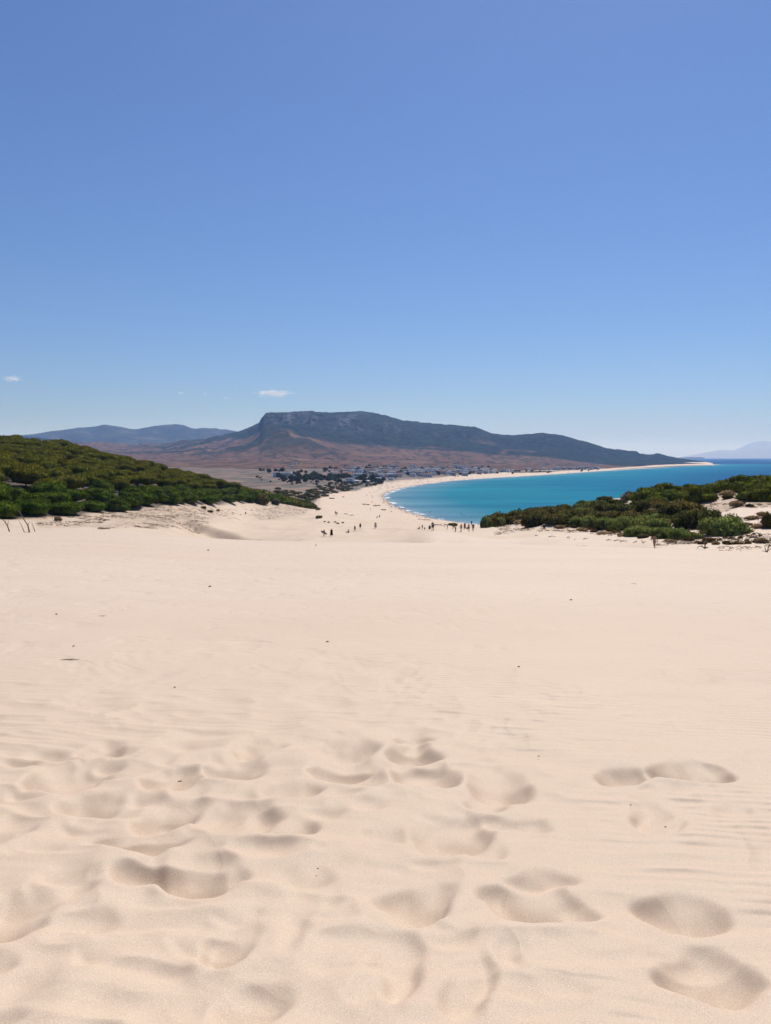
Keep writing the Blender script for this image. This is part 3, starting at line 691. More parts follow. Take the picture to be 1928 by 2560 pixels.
# ------------------------------------------------------------------ foliage
def unit_dirs(n, g, zmin=-0.2):
    d = g.normal(size=(n * 3, 3)); d /= np.linalg.norm(d, axis=1)[:, None]
    d = d[d[:, 2] > zmin][:n]
    return d
def blob_core(c, r, g, nu=10, nv=7, k=0.86):
    a = np.linspace(0, 2 * np.pi, nu, endpoint=False); b = np.linspace(-0.45 * np.pi, 0.5 * np.pi, nv)
    A, B = np.meshgrid(a, b)
    P = np.stack([np.cos(B) * np.cos(A), np.cos(B) * np.sin(A), np.sin(B)], -1).reshape(-1, 3)
    P = P * (k + 0.10 * g.uniform(-1, 1, (len(P), 1))) * np.array(r) + np.array(c)
    f = []
    for i in range(nv - 1):
        for j in range(nu):
            p0, p1 = i * nu + j, i * nu + (j + 1) % nu
            f.append((p0, p1, p1 + nu)); f.append((p0, p1 + nu, p0 + nu))
    return P, np.array(f)
def foliage(blobs, n, size, seed, zmin=-0.25, up=0.35, elong=1.0, spread=0.8, core=True, per=3, clump=0.0):
    """small leafy tufts spread over and through a set of ellipsoid lobes; returns verts, tris"""
    g = np.random.default_rng(seed)
    V, Fc, NN, off, nb = [], [], [], 0, 0
    area = np.array([(b[1][0] * b[1][1] + b[1][0] * b[1][2] + b[1][1] * b[1][2]) for b in blobs]); area /= area.sum()
    for (c, r), w in zip(blobs, area):
        k = max(int(n * w), 4)
        d = unit_dirs(k, g, zmin); k = len(d)
        rad = g.uniform(0.80, 1.04, (k, 1))
        if clump:
            rad = rad * (1 + clump * fbm(d[:, 0] * 3 + c[0] * 9, d[:, 1] * 3 + d[:, 2] * 4 + c[1] * 7, 2, seed)[:, None])
        P = np.array(c) + d * np.array(r) * rad
        nrm = d / np.array(r); nrm /= np.linalg.norm(nrm, axis=1)[:, None]
        for _ in range(per):
            ax = nrm + g.normal(size=(k, 3)) * spread + np.array([0, 0, up]); ax /= np.linalg.norm(ax, axis=1)[:, None]
            sd_ = np.cross(ax, g.normal(size=(k, 3))); sd_ /= np.linalg.norm(sd_, axis=1)[:, None] + 1e-9
            s = size * g.uniform(0.6, 1.3, (k, 1))
            tri = np.stack([P - sd_ * s * 0.5 - ax * s * 0.3, P + sd_ * s * 0.5 - ax * s * 0.3, P + ax * s * elong], 1)
            nn = nrm * 0.75 + np.array([0, 0, 0.12]) + 0.55 * ax + 0.22 * g.normal(size=(k, 3)); NN.append(np.repeat(nn / np.linalg.norm(nn, axis=1)[:, None], 3, 0))
            V.append(tri.reshape(-1, 3)); Fc.append(np.arange(k * 3).reshape(-1, 3) + off); off += k * 3
        nb += 1
        if core is True or (core == 'main' and nb == 1):
            cv, cf = blob_core(c, r, g)
            cn = (cv - np.array(c)) / np.array(r) ** 2; NN.append(cn / (np.linalg.norm(cn, axis=1)[:, None] + 1e-9))
            V.append(cv); Fc.append(cf + off); off += len(cv)
    return np.concatenate(V), np.concatenate(Fc), np.concatenate(NN)
def leafy(name, v, f, n, mat):
    me = mesh_np(name, v, f, mat, True)
    me.normals_split_custom_set_from_vertices(n.tolist())
    return me

def leaf_mat(name, c0, c1, c2, nscale=0.9, hue=0.5):
    m = NT(name)
    co = m.n('NewGeometry').outputs['Position']
    nz = m.noise(co, nscale, 4, 0.65)
    col = m.ramp(nz, [(0.30, c0), (0.5, c1), (0.72, c2)])
    rnd = m.n('ObjectInfo').outputs['Random']
    col = m.mix(m.math('MULTIPLY', rnd, hue), col, tuple(x * 1.0 for x in c2))
    # age and dryness differ from patch to patch
    big = m.noise(co, 0.06, 3, 0.6)
    col = m.mix(m.ramp(big, [(0.40, 0.0), (0.68, 0.45)]), col, (c2[0] * 1.35, c2[1] * 1.0, c2[2] * 0.8))
    m.base(col); m.rough(0.85, 0.03)
    tr = m.n('BsdfTranslucent'); m.l(col, tr.inputs['Color'])
    ms = m.n('MixShader'); ms.inputs[0].default_value = 0.18
    m.l(m.b.outputs[0], ms.inputs[1]); m.l(tr.outputs[0], ms.inputs[2]); m.l(ms.outputs[0], m.out.inputs['Surface'])
    return m.m
M_OLIVE = leaf_mat('pine_needles_olive', (0.088, 0.110, 0.008), (0.118, 0.136, 0.011), (0.160, 0.162, 0.018), 0.25)
M_GREEN = leaf_mat('pine_needles_green', (0.036, 0.072, 0.005), (0.068, 0.118, 0.008), (0.115, 0.165, 0.015), 0.5)
M_RPINE = leaf_mat('pine_needles_right', (0.050, 0.076, 0.006), (0.090, 0.122, 0.011), (0.145, 0.170, 0.020), 0.6)
M_BRIGHT = leaf_mat('shrub_bright_green', (0.115, 0.160, 0.030), (0.180, 0.240, 0.055), (0.250, 0.310, 0.095), 1.1)
M_DARKSH = leaf_mat('shrub_dark_green', (0.042, 0.052, 0.011), (0.078, 0.092, 0.021), (0.125, 0.134, 0.036), 1.1)
M_OLSH = leaf_mat('shrub_olive', (0.075, 0.074, 0.018), (0.122, 0.116, 0.031), (0.180, 0.162, 0.052), 1.0)
M_BROWN = leaf_mat('cushion_brown', (0.050, 0.030, 0.011), (0.095, 0.058, 0.020), (0.145, 0.098, 0.034), 2.5)
M_GREYGR = leaf_mat('shrub_grey_green', (0.08, 0.09, 0.045), (0.13, 0.14, 0.07), (0.18, 0.18, 0.10), 1.5)
M_DRY = leaf_mat('dry_grass', (0.20, 0.14, 0.07), (0.29, 0.21, 0.115), (0.40, 0.31, 0.18), 1.5)
M_FARTREE = leaf_mat('village_tree_leaves', (0.024, 0.038, 0.014), (0.046, 0.066, 0.024), (0.080, 0.100, 0.038), 0.2)
M_BARK = simple('bark', (0.11, 0.075, 0.052), 0.95, 0.4, 6.0, 0.05)
M_DEAD = simple('dead_wood', (0.20, 0.155, 0.12), 0.95, 0.35, 9.0, 0.05)
M_TWIG = simple('dry_twig', (0.145, 0.095, 0.062), 0.95, 0.4, 2.0, 0.05)

def pine_blobs(seed, lobes=11, flat=0.50):
    g = np.random.default_rng(seed)
    bl = [((0, 0, 0.42), (0.74, 0.74, flat))]
    for k in range(lobes):
        a = 2 * math.pi * k / lobes + g.uniform(-.25, .25); rr = g.uniform(0.50, 0.72); s = g.uniform(0.28, 0.42)
        bl.append(((rr * math.cos(a), rr * math.sin(a), g.uniform(0.20, 0.46)), (s, s, s * g.uniform(0.62, 0.85))))
    for k in range(5):
        a = g.uniform(0, 6.28); rr = g.uniform(0.1, 0.38); s = g.uniform(0.24, 0.36)
        bl.append(((rr * math.cos(a), rr * math.sin(a), 0.42 + flat * 0.62 + g.uniform(-.06, .06)), (s, s, s * 0.7)))
    return bl
def dome_blobs(seed):
    g = np.random.default_rng(seed); bl = [((0, 0, 0.36), (0.86, 0.86, 0.46))]
    for k in range(6):
        a = 2 * math.pi * k / 6 + g.uniform(-.35, .35); rr = g.uniform(0.42, 0.56); s = g.uniform(0.42, 0.54)
        bl.append(((rr * math.cos(a), rr * math.sin(a), g.uniform(0.28, 0.42)), (s, s, s * 0.72)))
    return bl
PINE_HI, PINE_LO, DOME_HI = [], [], []
for k in range(6):
    bl = pine_blobs(300 + k, 11 + k % 3, 0.46 + 0.05 * (k % 3))
    PINE_HI.append(foliage(bl, 3000, 0.052, 310 + k, zmin=-0.35, clump=0.16, spread=0.6))
    db = dome_blobs(350 + k)
    DOME_HI.append(foliage(db, 2600, 0.050, 360 + k, zmin=-0.25, clump=0.10, spread=0.5))
    PINE_LO.append(foliage(db, 330, 0.115, 330 + k, zmin=-0.1, clump=0.10, spread=0.5, core='main'))
def trunk_mesh(seed):
    g = random.Random(seed); bm = bmesh.new()
    p = [(0, 0, -0.25), (g.uniform(-.03, .03), g.uniform(-.03, .03), 0.1), (g.uniform(-.06, .06), g.uniform(-.06, .06), 0.45)]
    add_tube(bm, p, (0.052, 0.042, 0.03), 7)
    for k in range(6):
        a = k * 1.05 + g.uniform(-.3, .3); r = g.uniform(.35, .6)
        add_tube(bm, [p[1], (r * .45 * math.cos(a), r * .45 * math.sin(a), .24), (r * math.cos(a), r * math.sin(a), .38)], (.026, .018, .008), 5)
    return bm_mesh('pine_trunk', bm, M_BARK, True)
TRUNKS = [trunk_mesh(k) for k in range(3)]
CROWN = {}
for nm, mt, src in (('olive', M_OLIVE, DOME_HI), ('green', M_GREEN, [DOME_HI[0], PINE_HI[1], DOME_HI[2], DOME_HI[3], PINE_HI[4], DOME_HI[5]]), ('right', M_RPINE, PINE_HI)):
    CROWN[nm] = [leafy('pine_crown', v, f, n, mt) for v, f, n in src]

def pine(x, y, z, rad, kind, var, rot, label, group, hs=1.0, name='pine_tree'):
    t = thing(name, label, 'tree', (x, y, z), rot, group, (rad, rad, rad * hs))
    obj('crown', CROWN[kind][var % 6], t); obj('trunk', TRUNKS[var % 3], t)
    return t

# ---- pine wood on the left: individuals nearest the sand, the rest of the wood as one mass
WOOD_E = [(-330, 165), (0, 176), (130, 192), (200, 206), (270, 222), (330, 238), (400, 258), (490, 300), (530, 330), (560, 355), (620, 392), (680, 424), (730, 452), (775, 480)]
WT = [txu(u) for u, _ in WOOD_E]; WY = [y for _, y in WOOD_E]
WB = [(-330, 640), (0, 590), (200, 600), (400, 600), (600, 590), (700, 560), (755, 520), (775, 495)]
WBT = [txu(u) for u, _ in WB]; WBY = [y for _, y in WB]
def wood():
    g = np.random.default_rng(77)
    pts = []
    # first the row that overhangs the sand
    for t in np.arange(WT[0], WT[-1] - 0.004, 0.0085):
        y = np.interp(t, WT, WY) + g.uniform(0, 4) + 2.5
        step = 6.8 / y
        if pts and abs(t - pts[-1][0] / pts[-1][1]) < step: continue
        pts.append((t * y, y, g.uniform(4.2, 5.6) if y < 400 else g.uniform(3.6, 4.6), True))
    cand = 60000
    T = g.uniform(WT[0], WT[-1], cand); Yc = np.exp(g.uniform(math.log(160), math.log(640), cand))
    P = np.array([(p[0], p[1]) for p in pts]); rr = [p[2] for p in pts]
    for t, y in zip(T, Yc):
        if y < np.interp(t, WT, WY) + 4 or y > np.interp(t, WBT, WBY): continue
        x = t * y
        d2 = (P[:, 0] - x) ** 2 + (P[:, 1] - y) ** 2
        gap = 6.0 + 3.4 * vnoise(np.array([x / 40]), np.array([y / 40]), 7)[0]
        if d2.min() < gap * gap: continue
        P = np.vstack([P, (x, y)])
        pts.append((x, y, g.uniform(0.52, 0.67) * gap, False))
        if len(pts) > 1100: break
    # small sandy clearings seen inside the wood
    clear = [hit(345, 1196, 150), hit(440, 1181, 150), hit(60, 1233, 150)]
    pts = [p for p in pts if all(c is None or (p[0] - c.x) ** 2 / 30 + (p[1] - c.y) ** 2 / 90 > 1 for c in clear)]
    pts = [p for p in pts if p[0] / p[1] > txu(-120) - 2.0 / p[1]]
    X = np.array([p[0] for p in pts]); Y = np.array([p[1] for p in pts]); Z = ground_z(X, Y)
    vis = np.abs(X / Y + 0.2) < 0.33
    order = sorted(range(len(pts)), key=lambda i: (not vis[i], Y[i]))
    keep = set(order[:300])
    SV, SF, SN, off = [], [], [], 0
    for i, (x, y, r, edge) in enumerate(pts):
        behind = y - np.interp(x / y, WT, WY)
        green = edge or behind < 34 + 16 * vnoise(np.array([x / 22]), np.array([y / 22]), 3)[0]
        var = int(g.integers(0, 6)); rot = g.uniform(0, 6.28)
        hs = g.uniform(0.80, 1.05) * (1.08 if green else 1.15)
        z = Z[i] - (0.10 * r if edge else 0.0) + (0.3 if green else g.uniform(0.5, 2.0))
        if i in keep:
            if edge: lb, gr, nmx = 'dark green pine with low crown overhanging the pale sand at the wood edge', 'pines along the sandy edge of the wood', 'pine_tree'
            elif green: lb, gr, nmx = 'deep green domed pine just behind the edge of the wood', 'green pines behind the wood edge', 'pine_tree'
            else: lb, gr, nmx = 'olive umbrella pine with rounded crown on the wooded hillside', 'olive umbrella pines on the hillside', 'umbrella_pine'
            sz = 'broad' if r > 5.0 else 'small' if r < 3.9 else 'middling'
            tu = x / y * F + CU
            pl = 'at the beach tip' if tu > 640 else 'nearer the beach' if tu > 400 else 'nearer the dead branches'
            if not (edge or green): pl = ('low on the wooded hill' if behind < 75 else 'midway up the wooded hill' if behind < 130 else 'high on the wooded hill') + ', ' + pl
            lb = f"{sz} " + ('dark green pine overhanging the sand ' if edge else 'green domed pine just behind the wood edge ' if green else 'olive umbrella pine ') + pl
            gr = lb
            pine(x, y, z, r, 'green' if green else 'olive', var, rot, lb, gr, hs, nmx)
        else:
            v, f, nv = PINE_LO[var]
            c, s = math.cos(rot), math.sin(rot)
            w = np.stack([(v[:, 0] * c - v[:, 1] * s) * r + x, (v[:, 0] * s + v[:, 1] * c) * r + y, v[:, 2] * r * hs + z], 1)
            SV.append(w); SN.append(np.stack([nv[:, 0] * c - nv[:, 1] * s, nv[:, 0] * s + nv[:, 1] * c, nv[:, 2]], 1)); SF.append(f + off); off += len(v)
    me = leafy('pine_wood', np.concatenate(SV), np.concatenate(SF), np.concatenate(SN), M_OLIVE)
    tag(obj('pine_wood', me), 'olive crowns of the pine wood further up the hill', 'wood', kind='stuff')
    print('wood trees', len(pts), 'stuff tris', sum(len(f) for f in SF))
wood()

# ---- pines on the right-hand dune
for k, (u, y, r, hs, v0) in enumerate([(1618, 198, 3.6, 1.0, 1), (1655, 204, 4.0, .95, 2), (1692, 206, 3.7, .9, 3), (1728, 207, 3.7, .9, 4), (1752, 178, 3.5, .95, 5), (1775, 203, 3.5, .9, 0), (1806, 196, 3.6, .95, 1),
        (1838, 190, 3.6, .95, 2), (1872, 186, 4.0, 1.0, 3), (1908, 182, 4.0, 1.0, 4), (1890, 166, 3.4, 1.0, 5), (1928, 162, 3.6, 1.0, 0), (1950, 178, 4.0, 1.0, 1), (1990, 172, 4.0, 1, 2), (1598, 206, 2.6, .9, 3), (1640, 190, 2.6, .8, 0), (1715, 190, 2.8, .8, 1), (2040, 170, 4.0, 1, 4), (1676, 194, 2.9, .8, 2)]):
    p = at(u, y, 1220)
    where = 'overlooking the sea at the tip of the dune top' if u < 1640 else 'in front of the others above the bare sand slope' if y < 180 and u > 1800 else 'standing forward of the pine row above the olive bush' if y < 180 else 'tucked low under the taller crowns' if r < 3 else 'in the closed row on the dune top'
    pine(p.x, p.y, p.z - 0.12 * r, r * 1.22, 'right', v0, k * 1.9, 'round dark green pine ' + where, 'dune pines ' + where, hs * 0.95)

# ---- shrubs
def shrub_blobs(seed, n=9, h=0.8):
    g = np.random.default_rng(seed); bl = [((0, 0, 0.30 * h), (0.66, 0.66, 0.62 * h))]
    for k in range(n):
        a = g.uniform(0, 6.28); rr = g.uniform(0.35, 0.68); s = g.uniform(0.24, 0.42)
        bl.append(((rr * math.cos(a), rr * math.sin(a), g.uniform(0.12, 0.5) * h), (s, s, s * h * 1.05)))
    return bl
SHR = {}
for nm, mt, kw in (('bright', M_BRIGHT, dict(n=4600, size=0.046, up=0.9, elong=1.6, spread=0.55, clump=0.3)), ('dark', M_DARKSH, dict(n=3000, size=0.062, up=0.5, elong=1.4, clump=0.35)),
                   ('olive', M_OLSH, dict(n=3000, size=0.058, up=0.6, elong=1.5, clump=0.35)), ('brown', M_BROWN, dict(n=1100, size=0.085, up=0.5, elong=1.1, spread=0.5, clump=0.25)),
                   ('grey', M_GREYGR, dict(n=1400, size=0.085, up=0.9, elong=1.7, clump=0.3)), ('dry', M_DRY, dict(n=700, size=0.10, up=1.4, elong=3.0, spread=0.6, core=False))):
    SHR[nm] = []
    for k in range(4):
        n_, s_ = kw['n'], kw['size']; kk = {a: b for a, b in kw.items() if a not in ('n', 'size')}
        v, f, nn_ = foliage(shrub_blobs(400 + k * 7 + len(nm), 9, 0.85), n_, s_, 420 + k, zmin=-0.4, **kk)
        SHR[nm].append(leafy('shrub_foliage', v, f, nn_, mt))
bm = bmesh.new()
for k in range(6):
    a = k * 1.05
    add_tube(bm, [(0.03 * math.cos(a), 0.03 * math.sin(a), -0.15), (.16 * math.cos(a), .16 * math.sin(a), .22), (.36 * math.cos(a), .36 * math.sin(a), .52)], (.03, .022, .010), 5)
STEMS = bm_mesh('shrub_stems', bm, M_BARK, True)
_sn = [0]
def shrub(u, v, wpx, hpx, kind, label, group, y=None, name='shrub', stems=True):
    p = hit(u, v) if y is None else at(u, y, v)
    if p is None: return None
    if y is None and 1200 < u < 1700:
        yl = float(np.interp(u, [1200, 1260, 1400, 1500, 1640], [203, 222, 232, 236, 214]))
        if p.y > yl:
            q = at(u, yl, v); top = zat(u, v - hpx, yl); p = q; hpx = max((top - q.z) * F / yl, 10); wpx = max(wpx, hpx * 0.9)
    d = p.y; big = 1.30 if kind in ('bright', 'dark', 'olive') and wpx > 25 else 1.12
    r = wpx * d / F / 2 * big; h = max(hpx * d / F, 0.15) * (1.10 if wpx > 25 else 1.0)
    _sn[0] += 1; k = _sn[0]
    p = at(u, d + r * 0.45, v)
    t = thing(name, label, 'shrub', (p.x, p.y, p.z - 0.05 * h), k * 2.4, group, (r, r, h * 0.98))
    obj('foliage', SHR[kind][k % 4], t)
    if stems: obj('stem', STEMS, t)
    return t
LB = {'bright': ('feathery bright green bush along the foot of the bushy dune', 'bright green bushes on the dune'),
      'dark': ('dense dark green bush on the bushy dune by the sea', 'dark bushes on the dune'),
      'olive': ('brownish olive bush on the bushy dune by the sea', 'olive bushes on the dune')}
for (u, v, w, h, kd) in [(1215, 1318, 26, 32, 'bright'), (1245, 1304, 32, 20, 'dark'), (1282, 1304, 44, 20, 'olive'), (1318, 1292, 40, 20, 'dark'), (1334, 1317, 58, 38, 'dark'), (1380, 1287, 60, 22, 'dark'), (1392, 1313, 66, 34, 'olive'),
        (1430, 1300, 46, 30, 'olive'), (1443, 1316, 40, 26, 'bright'), (1478, 1319, 46, 32, 'bright'), (1518, 1322, 50, 36, 'bright'), (1456, 1278, 40, 28, 'dark'), (1493, 1281, 50, 34, 'dark'), (1515, 1252, 40, 16, 'dark'), (1534, 1288, 40, 34, 'dark'),
        (1410, 1282, 50, 22, 'dark'), (1465, 1298, 50, 26, 'olive'), (1500, 1300, 46, 24, 'olive'),
        (1560, 1287, 70, 32, 'dark'), (1608, 1290, 44, 44, 'dark'), (1640, 1272, 44, 30, 'olive'), (1560, 1325, 62, 40, 'bright'), (1606, 1328, 60, 42, 'bright'), (1650, 1330, 60, 40, 'bright'), (1580, 1300, 60, 26, 'olive'), (1640, 1300, 60, 30, 'olive'),
        (1708, 1294, 98, 50, 'olive'), (1718, 1324, 70, 52, 'dark'), (1762, 1322, 72, 56, 'dark'), (1740, 1306, 60, 40, 'olive'), (1815, 1340, 104, 60, 'bright'), (1602, 1341, 70, 30, 'bright'), (1660, 1347, 60, 34, 'bright'), (1698, 1350, 62, 36, 'bright'), (1737, 1348, 34, 20, 'bright'),
        (1928, 1321, 44, 46, 'olive'), (1575, 1240, 34, 14, 'dark'), (1545, 1262, 36, 16, 'dark'), (1360, 1300, 50, 22, 'dark'), (1300, 1296, 44, 22, 'dark'), (1262, 1296, 34, 16, 'dark'), (1845, 1262, 26, 10, 'dark'), (1875, 1268, 22, 10, 'dark'), (1818, 1248, 26, 12, 'olive'), (1960, 1300, 50, 40, 'olive')]:
    size = 'low' if h < 24 else 'broad' if w > 58 else 'upright' if h > 0.75 * w else 'rounded'
    where = 'near the waterside tip of the dune' if u < 1330 else 'on the lower middle of the dune' if u < 1480 and v > 1290 else 'high on the middle of the dune' if u < 1560 else 'behind the walking man' if u < 1690 and v > 1310 else 'beside the bare sand slope' if u > 1790 else 'below the dune pines'
    cl_ = {'bright': 'feathery bright green', 'dark': 'dense dark green', 'olive': 'brownish olive'}[kd]
    shrub(u, v, w, h, kd, f'{size} {cl_} bush {where}', f'{size} {kd} bushes {where}')
gg = np.random.default_rng(66); nfill = 0
while nfill < 95:
    u = gg.uniform(1225, 1760); lo = np.interp(u, [1225, 1330, 1430, 1560, 1660, 1760], [1304, 1312, 1310, 1308, 1318, 1318]); hi = np.interp(u, [1225, 1330, 1430, 1500, 1600, 1700, 1760], [1297, 1290, 1278, 1262, 1262, 1270, 1285])
    v = gg.uniform(hi, lo); kd = ('dark', 'olive', 'dark', 'olive', 'bright')[nfill % 5]
    where = 'towards the water end of the bushy dune' if u < 1400 else 'in the middle of the bushy dune' if u < 1580 else 'below the dune pines'
    shrub(u, v, gg.uniform(34, 56), gg.uniform(17, 28), kd, f"{ {'dark': 'dark green', 'olive': 'olive brown', 'bright': 'fresh green'}[kd] } bush packed {where}", f'{kd} bushes packed {where}'); nfill += 1
shrub(1605, 1346, 27, 13, 'grey', 'low grey-green bush beside the walking man', None)
for (u, v, w, h) in [(1554, 1337, 13, 8), (1526, 1329, 26, 9), (1628, 1341, 24, 15), (1723, 1353, 27, 12), (1756, 1361, 24, 11), (1772, 1356, 36, 15), (1816, 1361, 23, 11), (1844, 1361, 25, 10), (1821, 1376, 19, 10), (1870, 1365, 18, 9), (1867, 1353, 12, 7), (1852, 1346, 15, 8), (1881, 1345, 12, 6), (1885, 1337, 9, 6),
        (1901, 1341, 10, 6), (1889, 1357, 18, 10), (1869, 1341, 11, 5), (1827, 1348, 15, 7), (1813, 1346, 12, 6), (1857, 1333, 24, 12), (1416, 1319, 19, 9), (1436, 1320, 20, 9), (1474, 1324, 19, 8), (1495, 1325, 26, 9), (1484, 1331, 20, 8), (1540, 1333, 24, 10), (1905, 1352, 14, 8), (1915, 1362, 16, 9), (1800, 1352, 13, 7), (1745, 1358, 18, 8), (1834, 1366, 10, 5)]:
    shrub(u, v, w, h, 'brown', 'small rounded brown cushion plant on the sand in front of the bushes', 'brown cushion plants', name='cushion_plant', stems=False)
for (u, v, w, h) in [(1262, 1312, 26, 12), (1232, 1316, 20, 8), (1300, 1310, 30, 10), (1660, 1312, 30, 14), (1715, 1346, 24, 16), (1765, 1338, 34, 20), (1630, 1295, 36, 22), (1650, 1240, 34, 18), (1690, 1245, 40, 16), (1575, 1245, 40, 14), (1820, 1240, 40, 14), (1840, 1268, 30, 14), (1400, 1321, 24, 8), (1455, 1328, 30, 8), (1510, 1336, 36, 8), (1560, 1341, 30, 8), (1675, 1356, 24, 9), (1790, 1362, 20, 10), (1850, 1374, 22, 8), (1902, 1376, 28, 14), (1880, 1300, 30, 10), (1905, 1290, 26, 10), (1895, 1322, 30, 12), (1870, 1315, 24, 9)]:
    shrub(u, v, w, h, 'dry', 'tuft of dry straw-coloured grass among the bushes', 'dry grass tufts', name='grass_tuft', stems=False)
shrub(145, 1302, 16, 13, 'dry', 'golden dry grass tuft at the edge of the pine wood', None, name='grass_tuft', stems=False)
shrub(797, 1296, 17, 9, 'olive', 'round olive bush alone on the sand below the tip of the pine wood', None)
shrub(857, 1308, 7, 4, 'dark', 'tiny dark bush on the bank above the dark-dressed walker', None)
shrub(656, 1262, 36, 30, 'olive', 'pale olive bush at the foot of the pine wood', None)
shrub(689, 1262, 22, 17, 'grey', 'small grey-green bush beside the pale olive bush', None)
shrub(1133, 1315, 24, 10, 'olive', 'brown bush on the sand behind the group of people', None)
for (u, v, w) in [(744, 1265, 10), (760, 1262, 12), (780, 1272, 26), (795, 1275, 14), (812, 1305, 6), (822, 1307, 7), (838, 1306, 7), (845, 1309, 8), (826, 1247, 8), (833, 1247, 7), (829, 1234, 6), (858, 1243, 5), (545, 1278, 12), (510, 1272, 16), (525, 1281, 16)]:
    shrub(u, v, w, w * .45, 'olive', 'low scraggly plant on the sand near the pine wood', 'scraggly plants on the sand', stems=False)

# scrub belt between the wood and the village, and the tops of the beach
def scrub_belt():
    g = np.random.default_rng(5); n = 0; tries = 0; used = []
    while n < 150 and tries < 6000:
        tries += 1
        u = g.uniform(690, 1010); d = g.uniform(530, 1250)
        t = txu(u); ye = float(np.interp(t, YE_T, YE_Y))
        if d < ye + 8 or d > ye + 360 - 0.9 * (u - 700): continue
        x = t * d
        if any((x - a) ** 2 + (d - b) ** 2 < 49 for a, b in used): continue
        used.append((x, d)); z = top_z(x, d); r = g.uniform(2.6, 5.2); n += 1
        t_ = thing('scrub_bush', ('low ' if r < 3.4 else 'big ' if r > 4.5 else '') + ('olive' if n % 3 == 2 else 'dark green') + ' bush in the scrub belt ' + ('bordering the sand' if d < ye + 40 else 'towards the village'), 'shrub', (x, d, z - .2), g.uniform(0, 6), f'scrub {n % 3 == 2} {r < 3.4} {r > 4.5} {d < ye + 40}'.replace('True', 'yes').replace('False', 'no'), (r, r, r * g.uniform(.5, .75)))
        obj('foliage', SHR[('dark', 'dark', 'olive')[n % 3]][n % 4], t_)
scrub_belt()

# ---- dry litter of stems on the slopes
def litter(name, label, regions, n, seed):
    g = np.random.default_rng(seed); V, Fc, off = [], [], 0
    for (u0, u1, y0, y1, wgt) in regions:
        k = int(n * wgt)
        us = g.uniform(u0, u1, k); ds = g.uniform(0, 1, k)
        t = np.array([txu(u) for u in us])
        ya = np.interp(t, YE_T, YE_Y) if y1 is None else None
        yy = ya * (1 - ds * y0) if y1 is None else y0 + (y1 - y0) * ds
        xx = t * yy
        dens = fbm(xx / 6, yy / 9, 3, seed + 2)
        sel = dens > -0.08; xx, yy = xx[sel], yy[sel]
        zz = ground_z(xx, yy)
        for x, y, z in zip(xx, yy, zz):
            a = g.uniform(0, math.pi); L = g.uniform(0.35, 1.5); w = g.uniform(0.02, 0.05); lift = g.uniform(0.02, 0.35)
            dx, dy = math.cos(a) * L / 2, math.sin(a) * L / 2 * 0.8
            px, py = -math.sin(a) * w, math.cos(a) * w
            pts = [(x - dx, y - dy, z + .01), (x, y, z + lift), (x + dx, y + dy, z + 0.3 * lift)]
            vs = []
            for q in pts:
                vs += [(q[0] + px, q[1] + py, q[2]), (q[0] - px, q[1] - py, q[2]), (q[0], q[1], q[2] + 1.6 * w)]
            V += vs
            for s in (0, 3):
                for i in range(3):
                    j = (i + 1) % 3
                    Fc += [(off + s + i, off + s + j, off + s + 3 + j), (off + s + i, off + s + 3 + j, off + s + 3 + i)]
            off += 9
    me = mesh_np(name, np.array(V), np.array(Fc), M_TWIG)
    tag(obj(name, me), label, 'litter', kind='stuff')
litter('dry_stems', 'thin dry stems scattered on the sand slope below the pine wood', [(245, 520, 0.30, None, .55), (90, 260, 0.14, None, .12), (520, 800, 0.22, None, .33)], 3600, 3)
litter('dune_litter', 'dry stems and dead scrub littering the bushy dune', [(1240, 1420, 165, 215, .15), (1420, 1640, 118, 190, .25), (1640, 1800, 104, 180, .3), (1800, 1960, 92, 170, .3)], 3800, 8)

# ---- dead branches and sticks standing or lying in the sand
def branch(u, v, spec, label, cat='branch', name='dead_branch', y=None, group=None):
    """spec: list of polylines in picture-plane metres (right, depth, up) with radius"""
    p = hit(u, v, 60) if y is None else at(u, y, v)
    if p is None: return
    bm = bmesh.new()
    for pts, r in spec:
        n = len(pts); add_tube(bm, pts, [r * (1 - 0.65 * i / (n - 1)) for i in range(n)], 6)
    o = obj(name, bm_mesh(name, bm, M_DEAD, True), None, (p.x, p.y, p.z - 0.04)); tag(o, label, cat, group)
branch(24, 1329, [([(0, 0, 0), (-.25, .1, .7), (-.75, .2, 1.35), (-1.15, .1, 1.5)], .075), ([(-.25, .1, .7), (-.12, 0, 1.1), (.05, -.1, 1.35)], .04), ([(-.5, .15, 1.0), (-.45, .2, 1.4)], .03)], 'forked dead branch leaning out of the sand, farthest from the walkers')
branch(74, 1331, [([(0, 0, 0), (-.15, 0, .8), (-.7, .1, 1.6), (-1.15, .1, 2.4)], .085), ([(-.15, 0, .8), (.05, 0, 1.25)], .04), ([(0, 0, .05), (-.5, -.1, .02), (-1.3, -.2, -.05), (-2.2, -.4, .0)], .07), ([(-.55, 0, .05), (-.8, 0, .7), (-1.1, .05, 1.3)], .045)], 'tall dead branches leaning from a buried root below the pine wood')
branch(88, 1329, [([(0, 0, 0), (-.2, 0, .6), (-.4, .05, 1.15)], .055)], 'short straight dead stick beside the tall dead branches')
branch(1608, 1358, [([(0, 0, 0), (-.15, 0, .3), (-.35, 0, .55)], .06), ([(0, 0, .05), (.3, 0, .25), (.55, .1, .35)], .05), ([(-.05, 0, .05), (.15, 0, .5)], .03)], 'small forked piece of driftwood beside the walking man')
